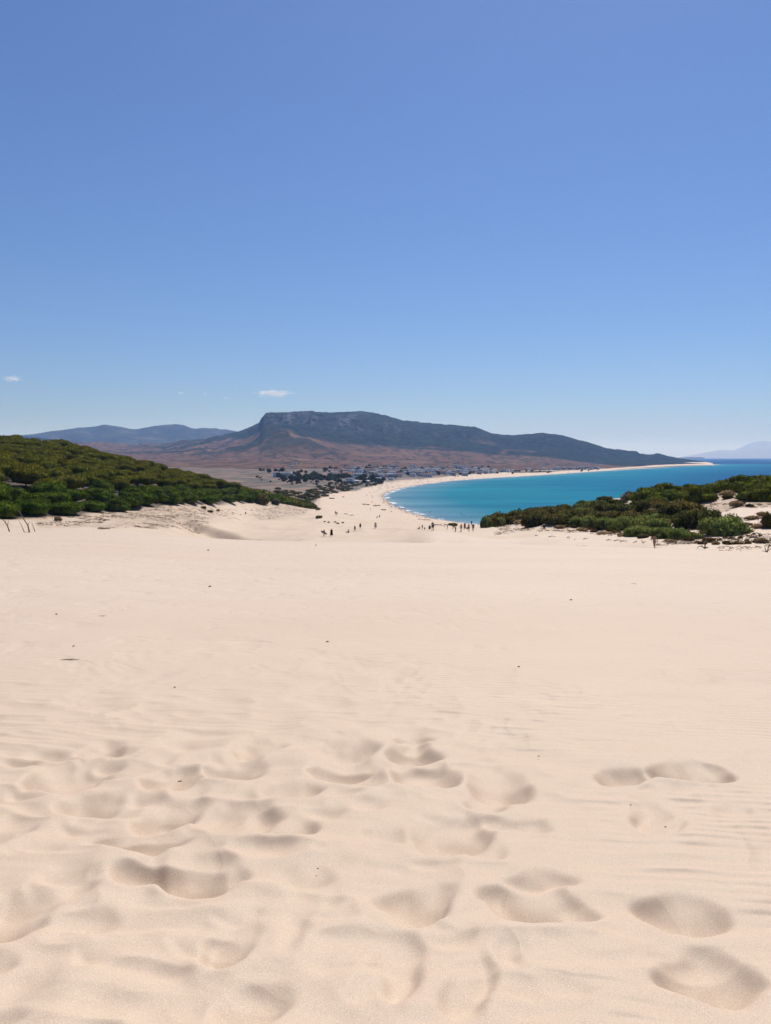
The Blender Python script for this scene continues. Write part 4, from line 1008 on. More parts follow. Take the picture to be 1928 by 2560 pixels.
branch(1762, 1371, [([(0, 0, 0), (.05, 0, .35), (-.1, 0, .75), (.1, 0, 1.0)], .10), ([(0, 0, .1), (-.5, 0, .35), (-.8, 0, .25), (-1.0, 0, .0)], .08), ([(0, 0, .1), (.35, 0, .2), (.5, 0, .05)], .09), ([(.0, 0, .4), (.3, 0, .8), (.25, .1, 1.1)], .05), ([(-.3, 0, .2), (-.35, .1, .7)], .04)], 'gnarled pale driftwood stump at the edge of the brown cushions')
branch(1918, 1381, [([(0, 0, 0), (.1, 0, .5), (.3, 0, .9)], .06), ([(0, 0, 0), (-.2, 0, .4), (-.25, 0, .7)], .05), ([(.05, 0, .2), (.4, 0, .45)], .05), ([(0, 0, .1), (-.5, 0, .2)], .05)], 'dead twiggy stump at the far end of the cushion plants')
for (u, v, L) in [(1547, 1352, 1.6), (1562, 1354, 1.4), (1524, 1351, 1.0), (1382, 1342, 1.6), (1326, 1326, 1.4), (1282, 1331, 1.0), (1342, 1340, .8), (1465, 1348, .9)]:
    branch(u, v, [([(-L / 2, 0, .05), (-.1 * L, .1, .16), (.2 * L, 0, .12), (L / 2, .05, .04)], .07), ([(-.05 * L, .05, .14), (-.2 * L, 0, .38 if L < 1 else .3)], .04)], 'short driftwood stick lying on the sand before the bushes', 'driftwood', 'driftwood_stick', group='driftwood sticks before the bushes')
for (u, v, L) in [(1065, 1301, 5.0), (1050, 1299, 2.0), (1096, 1314, 3.4), (865, 1286, 2.4), (880, 1289, 2.2), (835, 1240, 3.2)]:
    branch(u, v, [([(-L / 2, 0, .12), (-.15 * L, .2, .30), (.2 * L, 0, .2), (L / 2, .1, .06)], .17), ([(.1 * L, 0, .2), (.32 * L, .2, .6)], .09), ([(-.2 * L, 0, .2), (-.05 * L, -.3, .5)], .08)], 'dark driftwood log lying on the beach sand', 'driftwood', 'driftwood_log', group='driftwood logs on the beach')
# bits of twig and pebbles on the big dune
def near_hit(u, v):
    t, s = ray(u, v); ys = np.geomspace(1.5, 130, 3000); g = ground_z(t * ys, ys)
    b = np.nonzero(EYE + s * ys <= g)[0]
    return (t * ys[b[0]], ys[b[0]], g[b[0]]) if len(b) else None
for i, (u, v, L, lb, gr) in enumerate([(450, 1956, .03, 'small dark twig in a trodden hollow', None), (1372, 2123, .024, 'pair of dark plant scraps on the rippled sand', None), (1338, 2172, .014, 'dark pebble on the rim of a footprint', None), (1577, 2015, .012, 'dark speck of debris above the two-lobed footprint', None), (1664, 2069, .012, 'dark speck of debris inside the two-lobed footprint', None),
        (173, 1651, .20, 'thin curved twig lying on the smooth dune', None), (254, 1541, .14, 'dark twig lying flat on the smooth dune', None), (1585, 1460, .16, 'small upright dark twig on the smooth dune', None)] + [(u, v, L, 'tiny dark pebble on the smooth sand', 'pebbles on the smooth dune') for u, v, L in [(525, 1468, .07), (521, 1377, .13), (184, 1617, .03), (437, 1720, .022), (819, 1606, .036), (1297, 1669, .028), (1347, 1892, .014), (795, 2174, .010), (558, 1337, .15), (790, 1364, .14), (141, 1537, .04), (1428, 1501, .05)]]):
    p = near_hit(u, v)
    if p is None: continue
    bm = bmesh.new(); g = random.Random(i); a = g.uniform(-.4, .4)
    r = L * (.10 if L < .1 else .022)
    if 'pebble' in lb or 'speck' in lb: r = L * .2
    add_tube(bm, [(-L / 2, 0, r * .6), (-L * .15, L * .12, r * 1.6), (L * .2, -L * .05, r * 1.8), (L / 2, L * .1, r)], [r * .6, r, r, r * .4], 7)
    if 'twig' in lb or 'scraps' in lb: add_tube(bm, [(0, 0, r), (L * .22, L * .25, r * 3)], [r * .8, r * .3], 5)
    tag(obj('twig' if 'twig' in lb or 'scraps' in lb else 'pebble', bm_mesh('debris', bm, M_TWIG, True), None, p, (0, 0, a)), lb, 'debris', gr)

# ------------------------------------------------------------------ people
def skin_mesh(name, chains, mat, sub=2, off=(0, 0, 0)):
    """chains: list of (points, radii); points given once are shared by position"""
    vs, rs, es, idx = [], [], [], {}
    roots = []
    for pts, rad in chains:
        prev = None
        for p, r in zip(pts, rad):
            key = tuple(round(c, 4) for c in p)
            if key not in idx:
                idx[key] = len(vs); vs.append(p); rs.append(r)
                if prev is None: roots.append(idx[key])
            i = idx[key]
            if prev is not None and prev != i: es.append((prev, i))
            prev = i
    me = bpy.data.meshes.new(name + '_skeleton'); me.from_pydata(vs, es, [])
    o = bpy.data.objects.new(name + '_skeleton', me); COL.objects.link(o)
    md = o.modifiers.new('skin', 'SKIN'); md.use_smooth_shade = True
    for i, sv in enumerate(me.skin_vertices[0].data):
        sv.radius = (rs[i], rs[i]) if not isinstance(rs[i], tuple) else rs[i]
        sv.use_root = i in roots
    sb = o.modifiers.new('sub', 'SUBSURF'); sb.levels = sub; sb.render_levels = sub
    dg = bpy.context.evaluated_depsgraph_get()
    out = bpy.data.meshes.new_from_object(o.evaluated_get(dg)); out.name = name
    bpy.data.objects.remove(o); bpy.data.meshes.remove(me)
    out.materials.clear(); out.materials.append(mat)
    for p in out.polygons: p.use_smooth = True
    return out
SKIN = simple('sunburnt_skin', (0.34, 0.165, 0.115), 0.6, 0.12, 6, 0.3)
SKIN2 = simple('tanned_skin', (0.20, 0.105, 0.07), 0.6, 0.12, 6, 0.3)
SKINS = simple('shore_skin', (0.13, 0.078, 0.058), 0.7, 0.2, 6, 0.2)
HAIR = simple('dark_hair', (0.018, 0.013, 0.010), 0.7, 0.3, 20)
CL = {k: simple('cloth_' + k, c, 0.9, 0.12, 5, 0.1) for k, c in dict(black=(.012, .011, .012), khaki=(.27, .19, .135), pale=(.40, .36, .31), white=(.62, .60, .56), navy=(.03, .04, .07), brown=(.16, .085, .06), grey=(.22, .21, .20), red=(.28, .05, .04), dark=(.03, .026, .026), olive=(.12, .11, .07)).items()}

def hand_chains(w, d, side):
    """palm and five fingers from wrist w along direction d"""
    w = Vector(w); d = Vector(d).normalized(); s = Vector((side, 0, 0)); s = (s - d * s.dot(d)).normalized(); f = d.cross(s)
    ch = []
    for k, (o, L) in enumerate(((-.026, .062), (-.009, .075), (.009, .080), (.026, .072))):
        b = w + d * .075 + f * o
        ch.append(([tuple(w + d * .05 + f * o * .7), tuple(b + d * .02), tuple(b + d * L * .75 - s * .012), tuple(b + d * L - s * .03)], [.010, .0095, .009, .007]))
    b = w + d * .035 + f * .035
    ch.append(([tuple(w + d * .02 + f * .02), tuple(b), tuple(b + d * .03 + f * .015 - s * .01)], [.011, .0105, .008]))
    return ch
def body(pose):
    """joint positions for a 1.72 m figure facing +Y"""
    hipz = 0.90; J = {}
    if pose == 'sit':
        J = dict(pel=(0, 0, .14), sp=(0, -.06, .36), ch=(0, -.03, .55), nk=(0, .02, .70), hd0=(0, .05, .79), hd1=(0, .06, .92))
        for s in (-1, 1):
            J[s] = dict(hip=(.10 * s, .04, .13), kn=(.15 * s, .42, .38), an=(.14 * s, .62, .07), toe=(.15 * s, .78, .03), sh=(.17 * s, -.02, .62), el=(.24 * s, .14, .40), wr=(.17 * s, .36, .40))
        return J
    if pose == 'bend':
        J = dict(pel=(0, -.05, .92), sp=(0, .12, 1.08), ch=(0, .34, 1.18), nk=(0, .50, 1.20), hd0=(0, .58, 1.17), hd1=(0, .68, 1.12))
        for s in (-1, 1):
            J[s] = dict(hip=(.095 * s, -.05, .86), kn=(.11 * s, .02, .48), an=(.12 * s, -.03 * s, .08), toe=(.13 * s, .14, .03), sh=(.16 * s, .42, 1.14), el=(.20 * s, .46, .88), wr=(.18 * s, .54, .66))
        return J
    st = {'stand': .03, 'walk': .20, 'board': .10}[pose]
    J = dict(pel=(0, 0, .95), sp=(0, .01, 1.12), ch=(0, .0, 1.30), nk=(0, .01, 1.46), hd0=(0, .025, 1.55), hd1=(0, .03, 1.65))
    for s in (-1, 1):
        f = st * s
        lift = .0 if s > 0 else st * .25
        J[s] = dict(hip=(.095 * s, 0, .89), kn=(.105 * s, f * .62 + .03, .49), an=(.115 * s, f * 1.15 - (0.02 if s > 0 else .06), .08 + lift), toe=(.13 * s, f * 1.15 + .15, .03 + lift * .6), sh=(.175 * s, 0, 1.40), el=(.24 * s, -f * .5 - .02, 1.12), wr=(.25 * s, -f * .75 + .08, .88))
    if pose == 'board': J[1].update(el=(.30, .02, 1.12), wr=(.26, .16, .92))
    return J
def build_body(pose, mat):
    J = body(pose); t = lambda p: tuple(p)
    ch = [([J['pel'], J['sp'], J['ch'], J['nk'], J['hd0'], J['hd1']], [(.145, .105), (.125, .095), (.155, .105), .058, (.078, .092), (.070, .082)])]
    for s in (-1, 1):
        j = J[s]
        ch.append(([J['pel'], j['hip'], j['kn'], j['an'], j['toe']], [(.145, .105), .092, .058, .040, .032]))
        ch.append(([J['ch'], j['sh'], j['el'], j['wr']], [(.155, .105), .056, .042, .028]))
        w = Vector(j['wr']); d = (w - Vector(j['el'])).normalized()
        ch.append(([j['wr'], tuple(w + d * .08)], [.028, (.036, .018)]))
        ch += hand_chains(j['wr'], d, s)
    # nose and ears
    hd = Vector(J['hd0']).lerp(Vector(J['hd1']), .45)
    fw = Vector((0, 1, 0)) if pose != 'bend' else Vector((0, .5, -.85))
    ch.append(([tuple(hd + fw * .07), tuple(hd + fw * .105 - Vector((0, 0, .012)))], [.014, .011]))
    for s in (-1, 1): ch.append(([tuple(hd + Vector((.07 * s, 0, .01))), tuple(hd + Vector((.086 * s, -.01, -.01)))], [.018, .014]))
    return skin_mesh('person_body', ch, mat, 1)
def hair_mesh(pose):
    J = body(pose); a, b = Vector(J['hd0']), Vector(J['hd1'])
    back = Vector((0, -.022, .022)) if pose != 'bend' else Vector((0, -.01, .035))
    return skin_mesh('hair', [([tuple(a + back - (b - a) * .1), tuple(a.lerp(b, .6) + back), tuple(b + back + (b - a) * .12)], [.074, .092, .066])], HAIR, 1)
def shorts_mesh(pose, mat):
    J = body(pose); ch = [([J['sp'], J['pel']], [(.135, .108), (.162, .122)])]
    for s in (-1, 1):
        h, k = Vector(J[s]['hip']), Vector(J[s]['kn'])
        ch.append(([J['pel'], tuple(h), tuple(h.lerp(k, .8))], [(.162, .122), .115, .10]))
    return skin_mesh('shorts', ch, mat, 1)
def shirt_mesh(pose, mat):
    J = body(pose); ch = [([J['pel'], J['sp'], J['ch'], tuple(Vector(J['ch']).lerp(Vector(J['nk']), .55))], [(.16, .12), (.145, .115), (.172, .122), .085])]
    for s in (-1, 1):
        h, k = Vector(J[s]['sh']), Vector(J[s]['el'])
        ch.append(([J['ch'], tuple(h), tuple(h.lerp(k, .7))], [(.172, .122), .078, .066]))
    return skin_mesh('shirt', ch, mat, 1)
def dress_mesh(mat, long=True, wide=1.0):
    bm = bmesh.new(); n = 14
    prof = [(1.44, .10), (1.38, .175), (1.25, .16), (1.08, .145), (.92, .19), (.6, .235 * wide), (.22 if long else .5, .29 * wide)]
    rings = []
    for z, r in prof:
        rings.append([bm.verts.new((r * 1.12 * math.cos(2 * math.pi * k / n) * (1 + .05 * math.cos(3 * k)), r * .82 * math.sin(2 * math.pi * k / n), z)) for k in range(n)])
    for a, b in zip(rings, rings[1:]):
        for k in range(n): bm.faces.new((a[k], a[(k + 1) % n], b[(k + 1) % n], b[k]))
    bm.faces.new(rings[0]); bm.faces.new(rings[-1][::-1])
    return bm_mesh('dress', bm, mat, True)
BODY = {(p, s): build_body(p, m) for p in ('stand', 'walk', 'sit', 'bend', 'board') for s, m in (('red', SKIN), ('tan', SKIN2))}
HAIRM = {p: hair_mesh(p) for p in ('stand', 'walk', 'sit', 'bend', 'board')}
def person(u, v, pose, label, skin='tan', shorts=None, shirt=None, dress=None, h=1.72, face=0, group=None, extra=None, y=None, long=True):
    p = hit(u, v, 86) if y is None else at(u, y, v)
    if p is None: print('no hit', label); return
    s = h / 1.72
    t = thing('person', label, 'person', (p.x, p.y, p.z - (.02 if pose != 'sit' else .0)), face, group, (s * 1.14, s * 1.1, s))
    obj('body', BODY[(pose, skin)], t); obj('hair', HAIRM[pose], t)
    if shorts: obj('shorts', shorts_mesh(pose, CL[shorts]), t)
    if shirt: obj('shirt', shirt_mesh(pose, CL[shirt]), t)
    if dress: obj('dress', dress_mesh(CL[dress], long), t)
    return t
person(1636, 1369, 'walk', 'bare-backed man in khaki shorts walking away beside the bushes', 'red', shorts='khaki', h=1.78, face=R(4))
pr = person(810.5, 1341, 'board', 'person in dark top carrying a pale board under the arm', 'tan', shorts='grey', shirt='dark', h=1.7, face=R(-60))
person(829, 1340, 'stand', 'person in a long black dress beside the board carrier', 'tan', dress='black', h=1.74, face=R(20))
person(872, 1333, 'sit', 'dark figure sitting on the sand ahead of the black dress', 'tan', shorts='black', shirt='dark', h=1.7, face=R(80))
person(887.5, 1329, 'walk', 'slim person in dark clothes striding up the sand', 'tan', shorts='dark', shirt='olive', h=1.72, face=R(150))
person(901, 1321, 'walk', 'person in a short black dress walking on the sand', 'tan', dress='black', long=False, h=1.62, face=R(190))
person(939, 1320, 'stand', 'person wrapped in a pale grey beach robe', 'tan', dress='pale', h=1.75, face=R(0))
person(793, 1278.5, 'walk', 'lighter of two walkers below the tip of the pine wood', 'red', shorts='khaki', h=1.7)
person(798, 1277.5, 'walk', 'darker of two walkers below the tip of the pine wood', 'tan', shorts='black', shirt='black', h=1.7)
person(839, 1287, 'walk', 'taller of two walkers near the lone round bush', 'tan', shorts='dark', shirt='brown', h=1.78, face=R(20))
person(842.5, 1289, 'walk', 'shorter of two walkers near the lone round bush', 'red', shorts='dark', shirt='brown', h=1.66, face=R(15))
person(943, 1297, 'bend', 'bending figure beside a standing one on the open sand', 'tan', shorts='dark', shirt='brown')
person(949, 1295, 'stand', 'standing figure beside a bending one on the open sand', 'tan', shorts='dark', shirt='navy')
person(614, 1285, 'sit', 'dark figure sitting below the pine wood', 'tan', shorts='black', shirt='black', h=1.75)
person(926, 1274, 'sit', 'lone dark figure sitting near the beached boats', 'tan', shorts='black', shirt='navy', h=1.8)
person(1049, 1323, 'sit', 'leaning child sitting on the crest near the tall man', 'tan', shorts='dark', h=1.2, face=R(70))
person(1056, 1323, 'stand', 'child standing with arms out on the sand crest', 'tan', shorts='dark', h=1.0, face=R(30))
person(1062, 1323.5, 'sit', 'small child sitting low in the sand', 'tan', shirt='dark', h=.9)
person(1074.5, 1323, 'sit', 'figure in dark clothes sitting beside the tall man', 'tan', shorts='black', shirt='dark', h=1.6)
person(1082, 1327, 'stand', 'tall man in black shorts and pale top standing on the crest', 'tan', shorts='black', shirt='grey', h=1.86, face=R(170))
person(1118.5, 1323.5, 'bend', 'pale bending person beside the brown bush', 'red', shorts='pale', shirt='pale', h=1.7, face=R(90))
person(1139, 1330, 'bend', 'bending person in grey in front of the brown bush', 'tan', shorts='grey', shirt='grey', h=1.75, face=R(60))
person(1153, 1329, 'walk', 'slim tanned person in swimwear walking past the brown bush', 'tan', shorts='dark', h=1.7, face=R(40))
person(1162, 1321.5, 'stand', 'figure wrapped in a reddish brown robe among the group', 'tan', dress='brown', h=1.65)
person(1172, 1328, 'stand', 'bare-chested man in black shorts standing in the group', 'red', shorts='black', h=1.78, face=R(200))
person(1183, 1328, 'stand', 'broad person in dark top and brown shorts at the end of the group', 'tan', shorts='brown', shirt='dark', h=1.78)
person(1179, 1314, 'stand', 'dark figure standing by the water behind the group', 'tan', shorts='dark', shirt='navy', h=1.75)
sp = person(1360, 1321, 'sit', 'person in black with a pale hat sitting against the bushes', 'tan', shorts='black', shirt='black', h=1.75, face=R(180))
bm = bmesh.new()
add_tube(bm, [(0, .05, .875), (0, .05, .885), (0, .05, .90), (0, .05, .97), (0, .05, 1.0)], [.20, .20, .105, .10, .05], 12)
obj('hat', bm_mesh('hat', bm, CL['pale'], True), sp)
# board carried under the arm
hp = Vector(pr.location)
bm = bmesh.new()
n = 14; top = []; bot = []
for k in range(n):
    a = 2 * math.pi * k / n
    q = (.85 * math.cos(a), .26 * math.sin(a) * (1 - .25 * math.cos(a)))
    top.append(bm.verts.new((q[0], .025, q[1]))); bot.append(bm.verts.new((q[0], -.025, q[1])))
bm.faces.new(top); bm.faces.new(bot[::-1])
for k in range(n): bm.faces.new((top[k], bot[k], bot[(k + 1) % n], top[(k + 1) % n]))
tag(obj('bodyboard', bm_mesh('bodyboard', bm, CL['grey']), None, hp + Vector((.02, -.30, .92)), (0, R(28), R(5))), 'pale board held under the arm of the walker', 'board')
# bag in the group
bm = bmesh.new(); add_box(bm, -.28, .28, -.15, .15, 0, .34); bmesh.ops.bevel(bm, geom=bm.edges[:], offset=.08, segments=2, affect='EDGES')
bp = hit(1168, 1322)
bt = thing('beach_bag', 'dark beach bag on the sand among the group', 'bag', bp)
obj('bag_body', bm_mesh('bag_body', bm, CL['black'], True), bt)
bm = bmesh.new(); add_tube(bm, [(-.16, 0, .32), (-.12, 0, .5), (.12, 0, .5), (.16, 0, .32)], [.015] * 4, 6); obj('handle', bm_mesh('handle', bm, CL['black'], True), bt)

# bathers: swimmers stand in the water, people on the shore; one low mesh per pose with few faces
def tiny(name, pose, mat, cut=None):
    J = body(pose)
    ch = [([J['pel'], J['sp'], J['ch'], J['nk'], J['hd0'], J['hd1']], [.15, .14, .16, .06, .095, .08])]
    for s in (-1, 1):
        j = J[s]; ch.append(([J['pel'], j['hip'], j['kn'], j['an'], j['toe']], [.15, .1, .065, .045, .03])); ch.append(([J['ch'], j['sh'], j['el'], j['wr']], [.16, .06, .05, .035]))
    return skin_mesh(name, ch, mat, 0)
TINY = [tiny('bather', p, m) for p in ('stand', 'walk', 'sit') for m in (SKINS, CL['dark'], CL['red'], CL['brown'])]
def bather(loc, pose, k, label, group, rot):
    i = {'stand': 0, 'walk': 4, 'sit': 8}[pose] + k % 4
    o = obj('person', TINY[i], None, loc, (0, 0, rot)); tag(o, label, 'person', group)
g = np.random.default_rng(9)
ZC = lambda x, y: (880 + x / 9.256, 1220 + y / 9.256)
k = 0
for x, y in [(710, 200), (715, 228), (735, 283), (785, 312), (812, 325), (830, 368), (870, 385), (885, 392), (912, 380), (1010, 458), (1085, 490), (1105, 498), (1135, 520), (1160, 512), (1230, 540), (700, 352), (730, 350), (755, 352), (740, 178), (765, 148), (845, 122), (905, 82), (940, 78)]:
    p = hit(*ZC(x, y)); k += 1
    if p: bather(p, ('stand', 'walk')[k % 2], k, 'tiny dark figure at the edge of the surf on the curved beach', 'people along the surf', g.uniform(0, 6))
for x, y in [(875, 468), (915, 455), (910, 555), (1265, 586), (1425, 620), (345, 186), (465, 225), (485, 225), (455, 180), (465, 345), (548, 388), (510, 118), (570, 85), (615, 66), (835, 75), (800, 85), (1510, 662)]:
    p = hit(*ZC(x, y)); k += 1
    if p: bather(p, ('sit', 'stand')[k % 2], k, 'tiny figure on the dry sand between the boats and the surf', 'people on the near beach', g.uniform(0, 6))
for u, v in [(1048.6, 1288), (1056, 1290), (1062, 1291), (1071.5, 1281), (1076, 1281), (1060.5, 1283), (1102, 1299), (1145, 1306), (1195.6, 1312), (1200, 1311), (1151, 1284), (1154, 1287), (1159.6, 1290.5), (1030, 1275), (1010, 1258), (990, 1240), (1100, 1275), (1040, 1237)]:
    t, s = ray(u, v); y = -EYE / s; k += 1
    sdv = shore_sd(np.array([t * y]), np.array([y]))[0]
    bather(Vector((t * y, y, -0.55 if v > 1286 else -0.95)), 'stand', k, 'dark figure wading in the turquoise shallows', 'bathers in the water', g.uniform(0, 6))
for u, v in [(1043, 1291.5), (1065, 1296)]:
    p = hit(u, v); k += 1
    if p: bather(p, 'sit', k, 'figure sitting on the sand near the driftwood logs', 'sitters by the driftwood', 1.0)
# crowd and parasols along the far beach
bm = bmesh.new(); n = 8
apex = bm.verts.new((0, 0, 2.2)); ring = [bm.verts.new((1.1 * math.cos(2 * math.pi * i / n), 1.1 * math.sin(2 * math.pi * i / n), 1.72)) for i in range(n)]
ring2 = [bm.verts.new((1.1 * math.cos(2 * math.pi * i / n), 1.1 * math.sin(2 * math.pi * i / n), 1.60)) for i in range(n)]
for i in range(n): bm.faces.new((apex, ring[i], ring[(i + 1) % n])); bm.faces.new((ring[i], ring2[i], ring2[(i + 1) % n], ring[(i + 1) % n]))
canopy0 = bm_mesh('canopy', bm, None)
CAN = []
for cn, c in (('blue', (.06, .10, .22)), ('red', (.25, .05, .04)), ('white', (.55, .54, .5)), ('dark', (.05, .05, .06)), ('sand', (.3, .22, .14))):
    m_ = canopy0.copy(); m_.materials.clear(); m_.materials.append(simple('parasol_' + cn, c, .8, .1, 2)); CAN.append((cn, m_))
bm = bmesh.new(); add_tube(bm, [(0, 0, -.3), (0, 0, 2.15)], [.025, .025], 6); POLE = bm_mesh('pole', bm, CL['pale'])
SW = SHORE[9:26]
seg = np.hypot(*np.diff(SW, axis=0).T); cum = np.concatenate([[0], np.cumsum(seg)])
np_, nk = 0, 0
for i in range(400):
    s = g.uniform(220, 2100) if g.random() < .35 else g.uniform(330, 1000)
    j = np.searchsorted(cum, s) - 1; j = min(max(j, 0), len(seg) - 1); f = (s - cum[j]) / seg[j]
    q = SW[j] * (1 - f) + SW[j + 1] * f; tan = (SW[j + 1] - SW[j]) / seg[j]; nor = np.array([-tan[1], tan[0]])
    d = g.uniform(4, 50)
    x, y = q + nor * d
    if shore_sd(np.array([x]), np.array([y]))[0] < 2: x, y = q - nor * d
    if shore_sd(np.array([x]), np.array([y]))[0] < 2 or y < 900: continue
    z = top_z(x, y)
    if nk % 3 == 2 and np_ < 46:
        cn, m_ = CAN[np_ % 5]; np_ += 1
        t_ = thing('parasol', f'open {cn} parasol on the crowded far curve of the beach', 'parasol', (x, y, z), g.uniform(0, 6), f'{cn} parasols on the far beach')
        obj('canopy', m_, t_); obj('pole', POLE, t_)
    elif nk - np_ < 120:
        bather((x, y, z), ('stand', 'walk', 'sit')[i % 3], i, 'tiny figure in the crowd on the far curve of the beach', 'crowd on the far beach', g.uniform(0, 6))
    nk += 1
    if nk > 170: break

# beached boats
def boat(u0, u1, v, label):
    p = hit((u0 + u1) / 2, v); L = (u1 - u0) * p.y / F
    bm = bmesh.new(); ns = 9; secs = []
    for i in range(ns):
        f = i / (ns - 1) * 2 - 1
        w = .85 * (1 - abs(f) ** 2.6) + .04; hz = .62 + .22 * abs(f) ** 3
        secs.append([bm.verts.new((f * L / 2, a * w, b * hz + (0 if b else .0))) for a, b in ((-1, 1), (-.85, .45), (-.35, .06), (0, 0), (.35, .06), (.85, .45), (1, 1))])
    for a, b in zip(secs, secs[1:]):
        for i in range(6): bm.faces.new((a[i], a[i + 1], b[i + 1], b[i]))
    bm.faces.new(secs[0]); bm.faces.new(secs[-1][::-1])
    t_ = thing('beached_boat', label, 'boat', p, 0)
    obj('hull', bm_mesh('hull', bm, CL['brown']), t_)
    bm = bmesh.new(); add_box(bm, -L * .46, L * .46, -.62, .62, .50, .56); obj('deck', bm_mesh('deck', bm, CL['dark']), t_)
    bm = bmesh.new(); add_box(bm, -.2, .2, -.55, .55, .57, .70); obj('thwart', bm_mesh('thwart', bm, CL['khaki']), t_)
boat(906, 915, 1261.5, 'long low boat on the beach, farthest from the surf')
boat(916, 924, 1262.5, 'short low boat on the beach, second from the far end of the row')
boat(932.5, 944, 1265.5, 'longest low dark boat lying in the row on the beach')
boat(944.5, 950.5, 1264.5, 'short boat touching the longest boat of the row')
boat(953, 965, 1275.5, 'low boat lying apart below the row of boats')

# ------------------------------------------------------------------ village
PLASTER = {}
for k_, c_ in dict(white=(.80, .80, .79), cream=(.62, .55, .45), bluish=(.60, .64, .68), pink=(.42, .32, .28), grey=(.30, .31, .32)).items():
    PLASTER[k_] = simple('plaster_' + k_, c_, .9, .08, .4)
TILE = simple('roof_tile', (.20, .11, .08), .9, .2, 1.5); FLATR = simple('flat_roof', (.66, .65, .63), .9, .15, .5); SHEET = simple('white_sheet_roof', (.78, .78, .77), .6, .06, .3)
GLASSD = simple('dark_window', (.03, .035, .045), .25, .1, 1, .5); DOORM = simple('door_paint', (.10, .07, .05), .7, .2, 2)
HM = {}
def house_meshes(w, d, h, pitched):
    key = (w, d, h, pitched)
    if key in HM: return HM[key]
    bm = bmesh.new(); add_box(bm, -w / 2, w / 2, -d / 2, d / 2, -2.5, h); wall = bm_mesh('wall', bm, None)
    bm = bmesh.new()
    if pitched:
        z0 = h + .003; e = .35
        vs = [bm.verts.new(p) for p in ((-w/2-e, -d/2-e, z0), (w/2+e, -d/2-e, z0), (w/2+e, d/2+e, z0), (-w/2-e, d/2+e, z0), (-w/2-e, 0, z0 + d * .22), (w/2+e, 0, z0 + d * .22))]
        for f in ((0, 3, 2, 1), (0, 1, 5, 4), (2, 3, 4, 5), (0, 4, 3), (1, 2, 5)): bm.faces.new([vs[i] for i in f])
    else:
        add_box(bm, -w / 2 - .1, w / 2 + .1, -d / 2 - .1, d / 2 + .1, h + .003, h + .45)
    roof = bm_mesh('roof', bm, None)
    wins = []
    for fl in range(max(1, int(h // 3))):
        nw = max(2, int(w // 4.5))
        for i in range(nw): wins.append((-w / 2 + w * (i + .5) / nw, -d / 2 - .003, fl * 3 + 1.0))
    bm = bmesh.new(); add_box(bm, -.65, .65, -.06, .12, 0, 1.35); win = bm_mesh('window', bm, GLASSD)
    bm = bmesh.new(); add_box(bm, -.5, .5, -.06, .1, 0, 2.1); door = bm_mesh('door', bm, DOORM)
    HM[key] = (wall, roof, wins, win, door); return HM[key]
MVAR = {}
def with_mat(me, m):
    k_ = (me.name, m.name)
    if k_ not in MVAR:
        c = me.copy(); c.materials.clear(); c.materials.append(m); MVAR[k_] = c
    return MVAR[k_]
def house(p, w, d, h, pitched, wallk, roofm, rot, label, group, parts=True):
    wall, roof, wins, win, door = house_meshes(w, d, h, pitched)
    t_ = thing('village_house', label, 'house', p, rot, group)
    obj('wall', with_mat(wall, PLASTER[wallk]), t_); obj('roof', with_mat(roof, roofm), t_)
    if parts:
        for q in wins[1:]: obj('window', win, t_, q)
        obj('door', door, t_, (wins[0][0], -d / 2 - .003, 0))
    return t_
g = np.random.default_rng(21); placed = []
SZ = [(9, 8, 3.6), (12, 9, 6.4), (14, 9, 3.6), (18, 10, 6.4), (11, 9, 6.6), (8, 8, 6.2)]
def place_house(u, v, k, group, hl, parts=True, small=1.0):
    p = hit(u, v, 900)
    if p is None or p.y < 1000: return
    if any((p.x - a) ** 2 + ((p.y - b) * .5) ** 2 < 150 for a, b in placed): return
    placed.append((p.x, p.y))
    w, d, h = SZ[k % 6]; wk = ('white', 'white', 'bluish', 'white', 'cream', 'pink', 'grey')[int(g.integers(0, 7))]
    pit = bool(k % 5 == 0); rm = TILE if pit else (FLATR, SHEET)[k % 2]
    nm = {'white': 'white', 'bluish': 'bluish white', 'cream': 'cream', 'pink': 'pinkish', 'grey': 'grey'}[wk]
    rf = 'tiled gabled' if pit else 'flat'
    st = 'two-storey' if h > 5 else 'low'
    house(p, w, d, h, pit, wk, rm, g.uniform(-.5, .5), f'small {st} {nm} house with {rf} roof {hl}', f'{st} {nm} {rf} {group}', parts)
for k in range(420):
    u = g.uniform(838, 1240); v = np.interp(u, [838, 1000, 1100, 1240], [1184, 1182, 1180, 1179]) + g.normal() * np.interp(u, [838, 1000, 1240], [7, 6.5, 3.0])
    place_house(u, v, k, 'village houses', 'in the village behind the beach')
for k in range(34):
    u = g.uniform(1235, 1500); v = np.interp(u, [1235, 1350, 1500], [1180, 1175.5, 1171.5]) + g.normal() * 1.2
    place_house(u, v, k, 'shore houses', 'strung out along the far shore')
for k in range(22):
    u = g.uniform(935, 1100); v = np.interp(u, [935, 1020, 1100], [1115, 1117, 1122]) + g.normal() * 1.8
    place_house(u, v, k, 'hillside houses', 'on the dark mountain slope')
for (u, v, k, lb) in [(737, 1161, 1, 'lone white farmhouse on the red slope behind the museum'), (729, 1168, 2, 'low white farm shed below the lone farmhouse'), (788, 1168, 0, 'tiny white hut at the end of the hedge on the red slope')]:
    p = hit(u, v, 900); w, d, h = SZ[k]; house(p, w, d, h, False, 'white', SHEET, .1, lb, None)
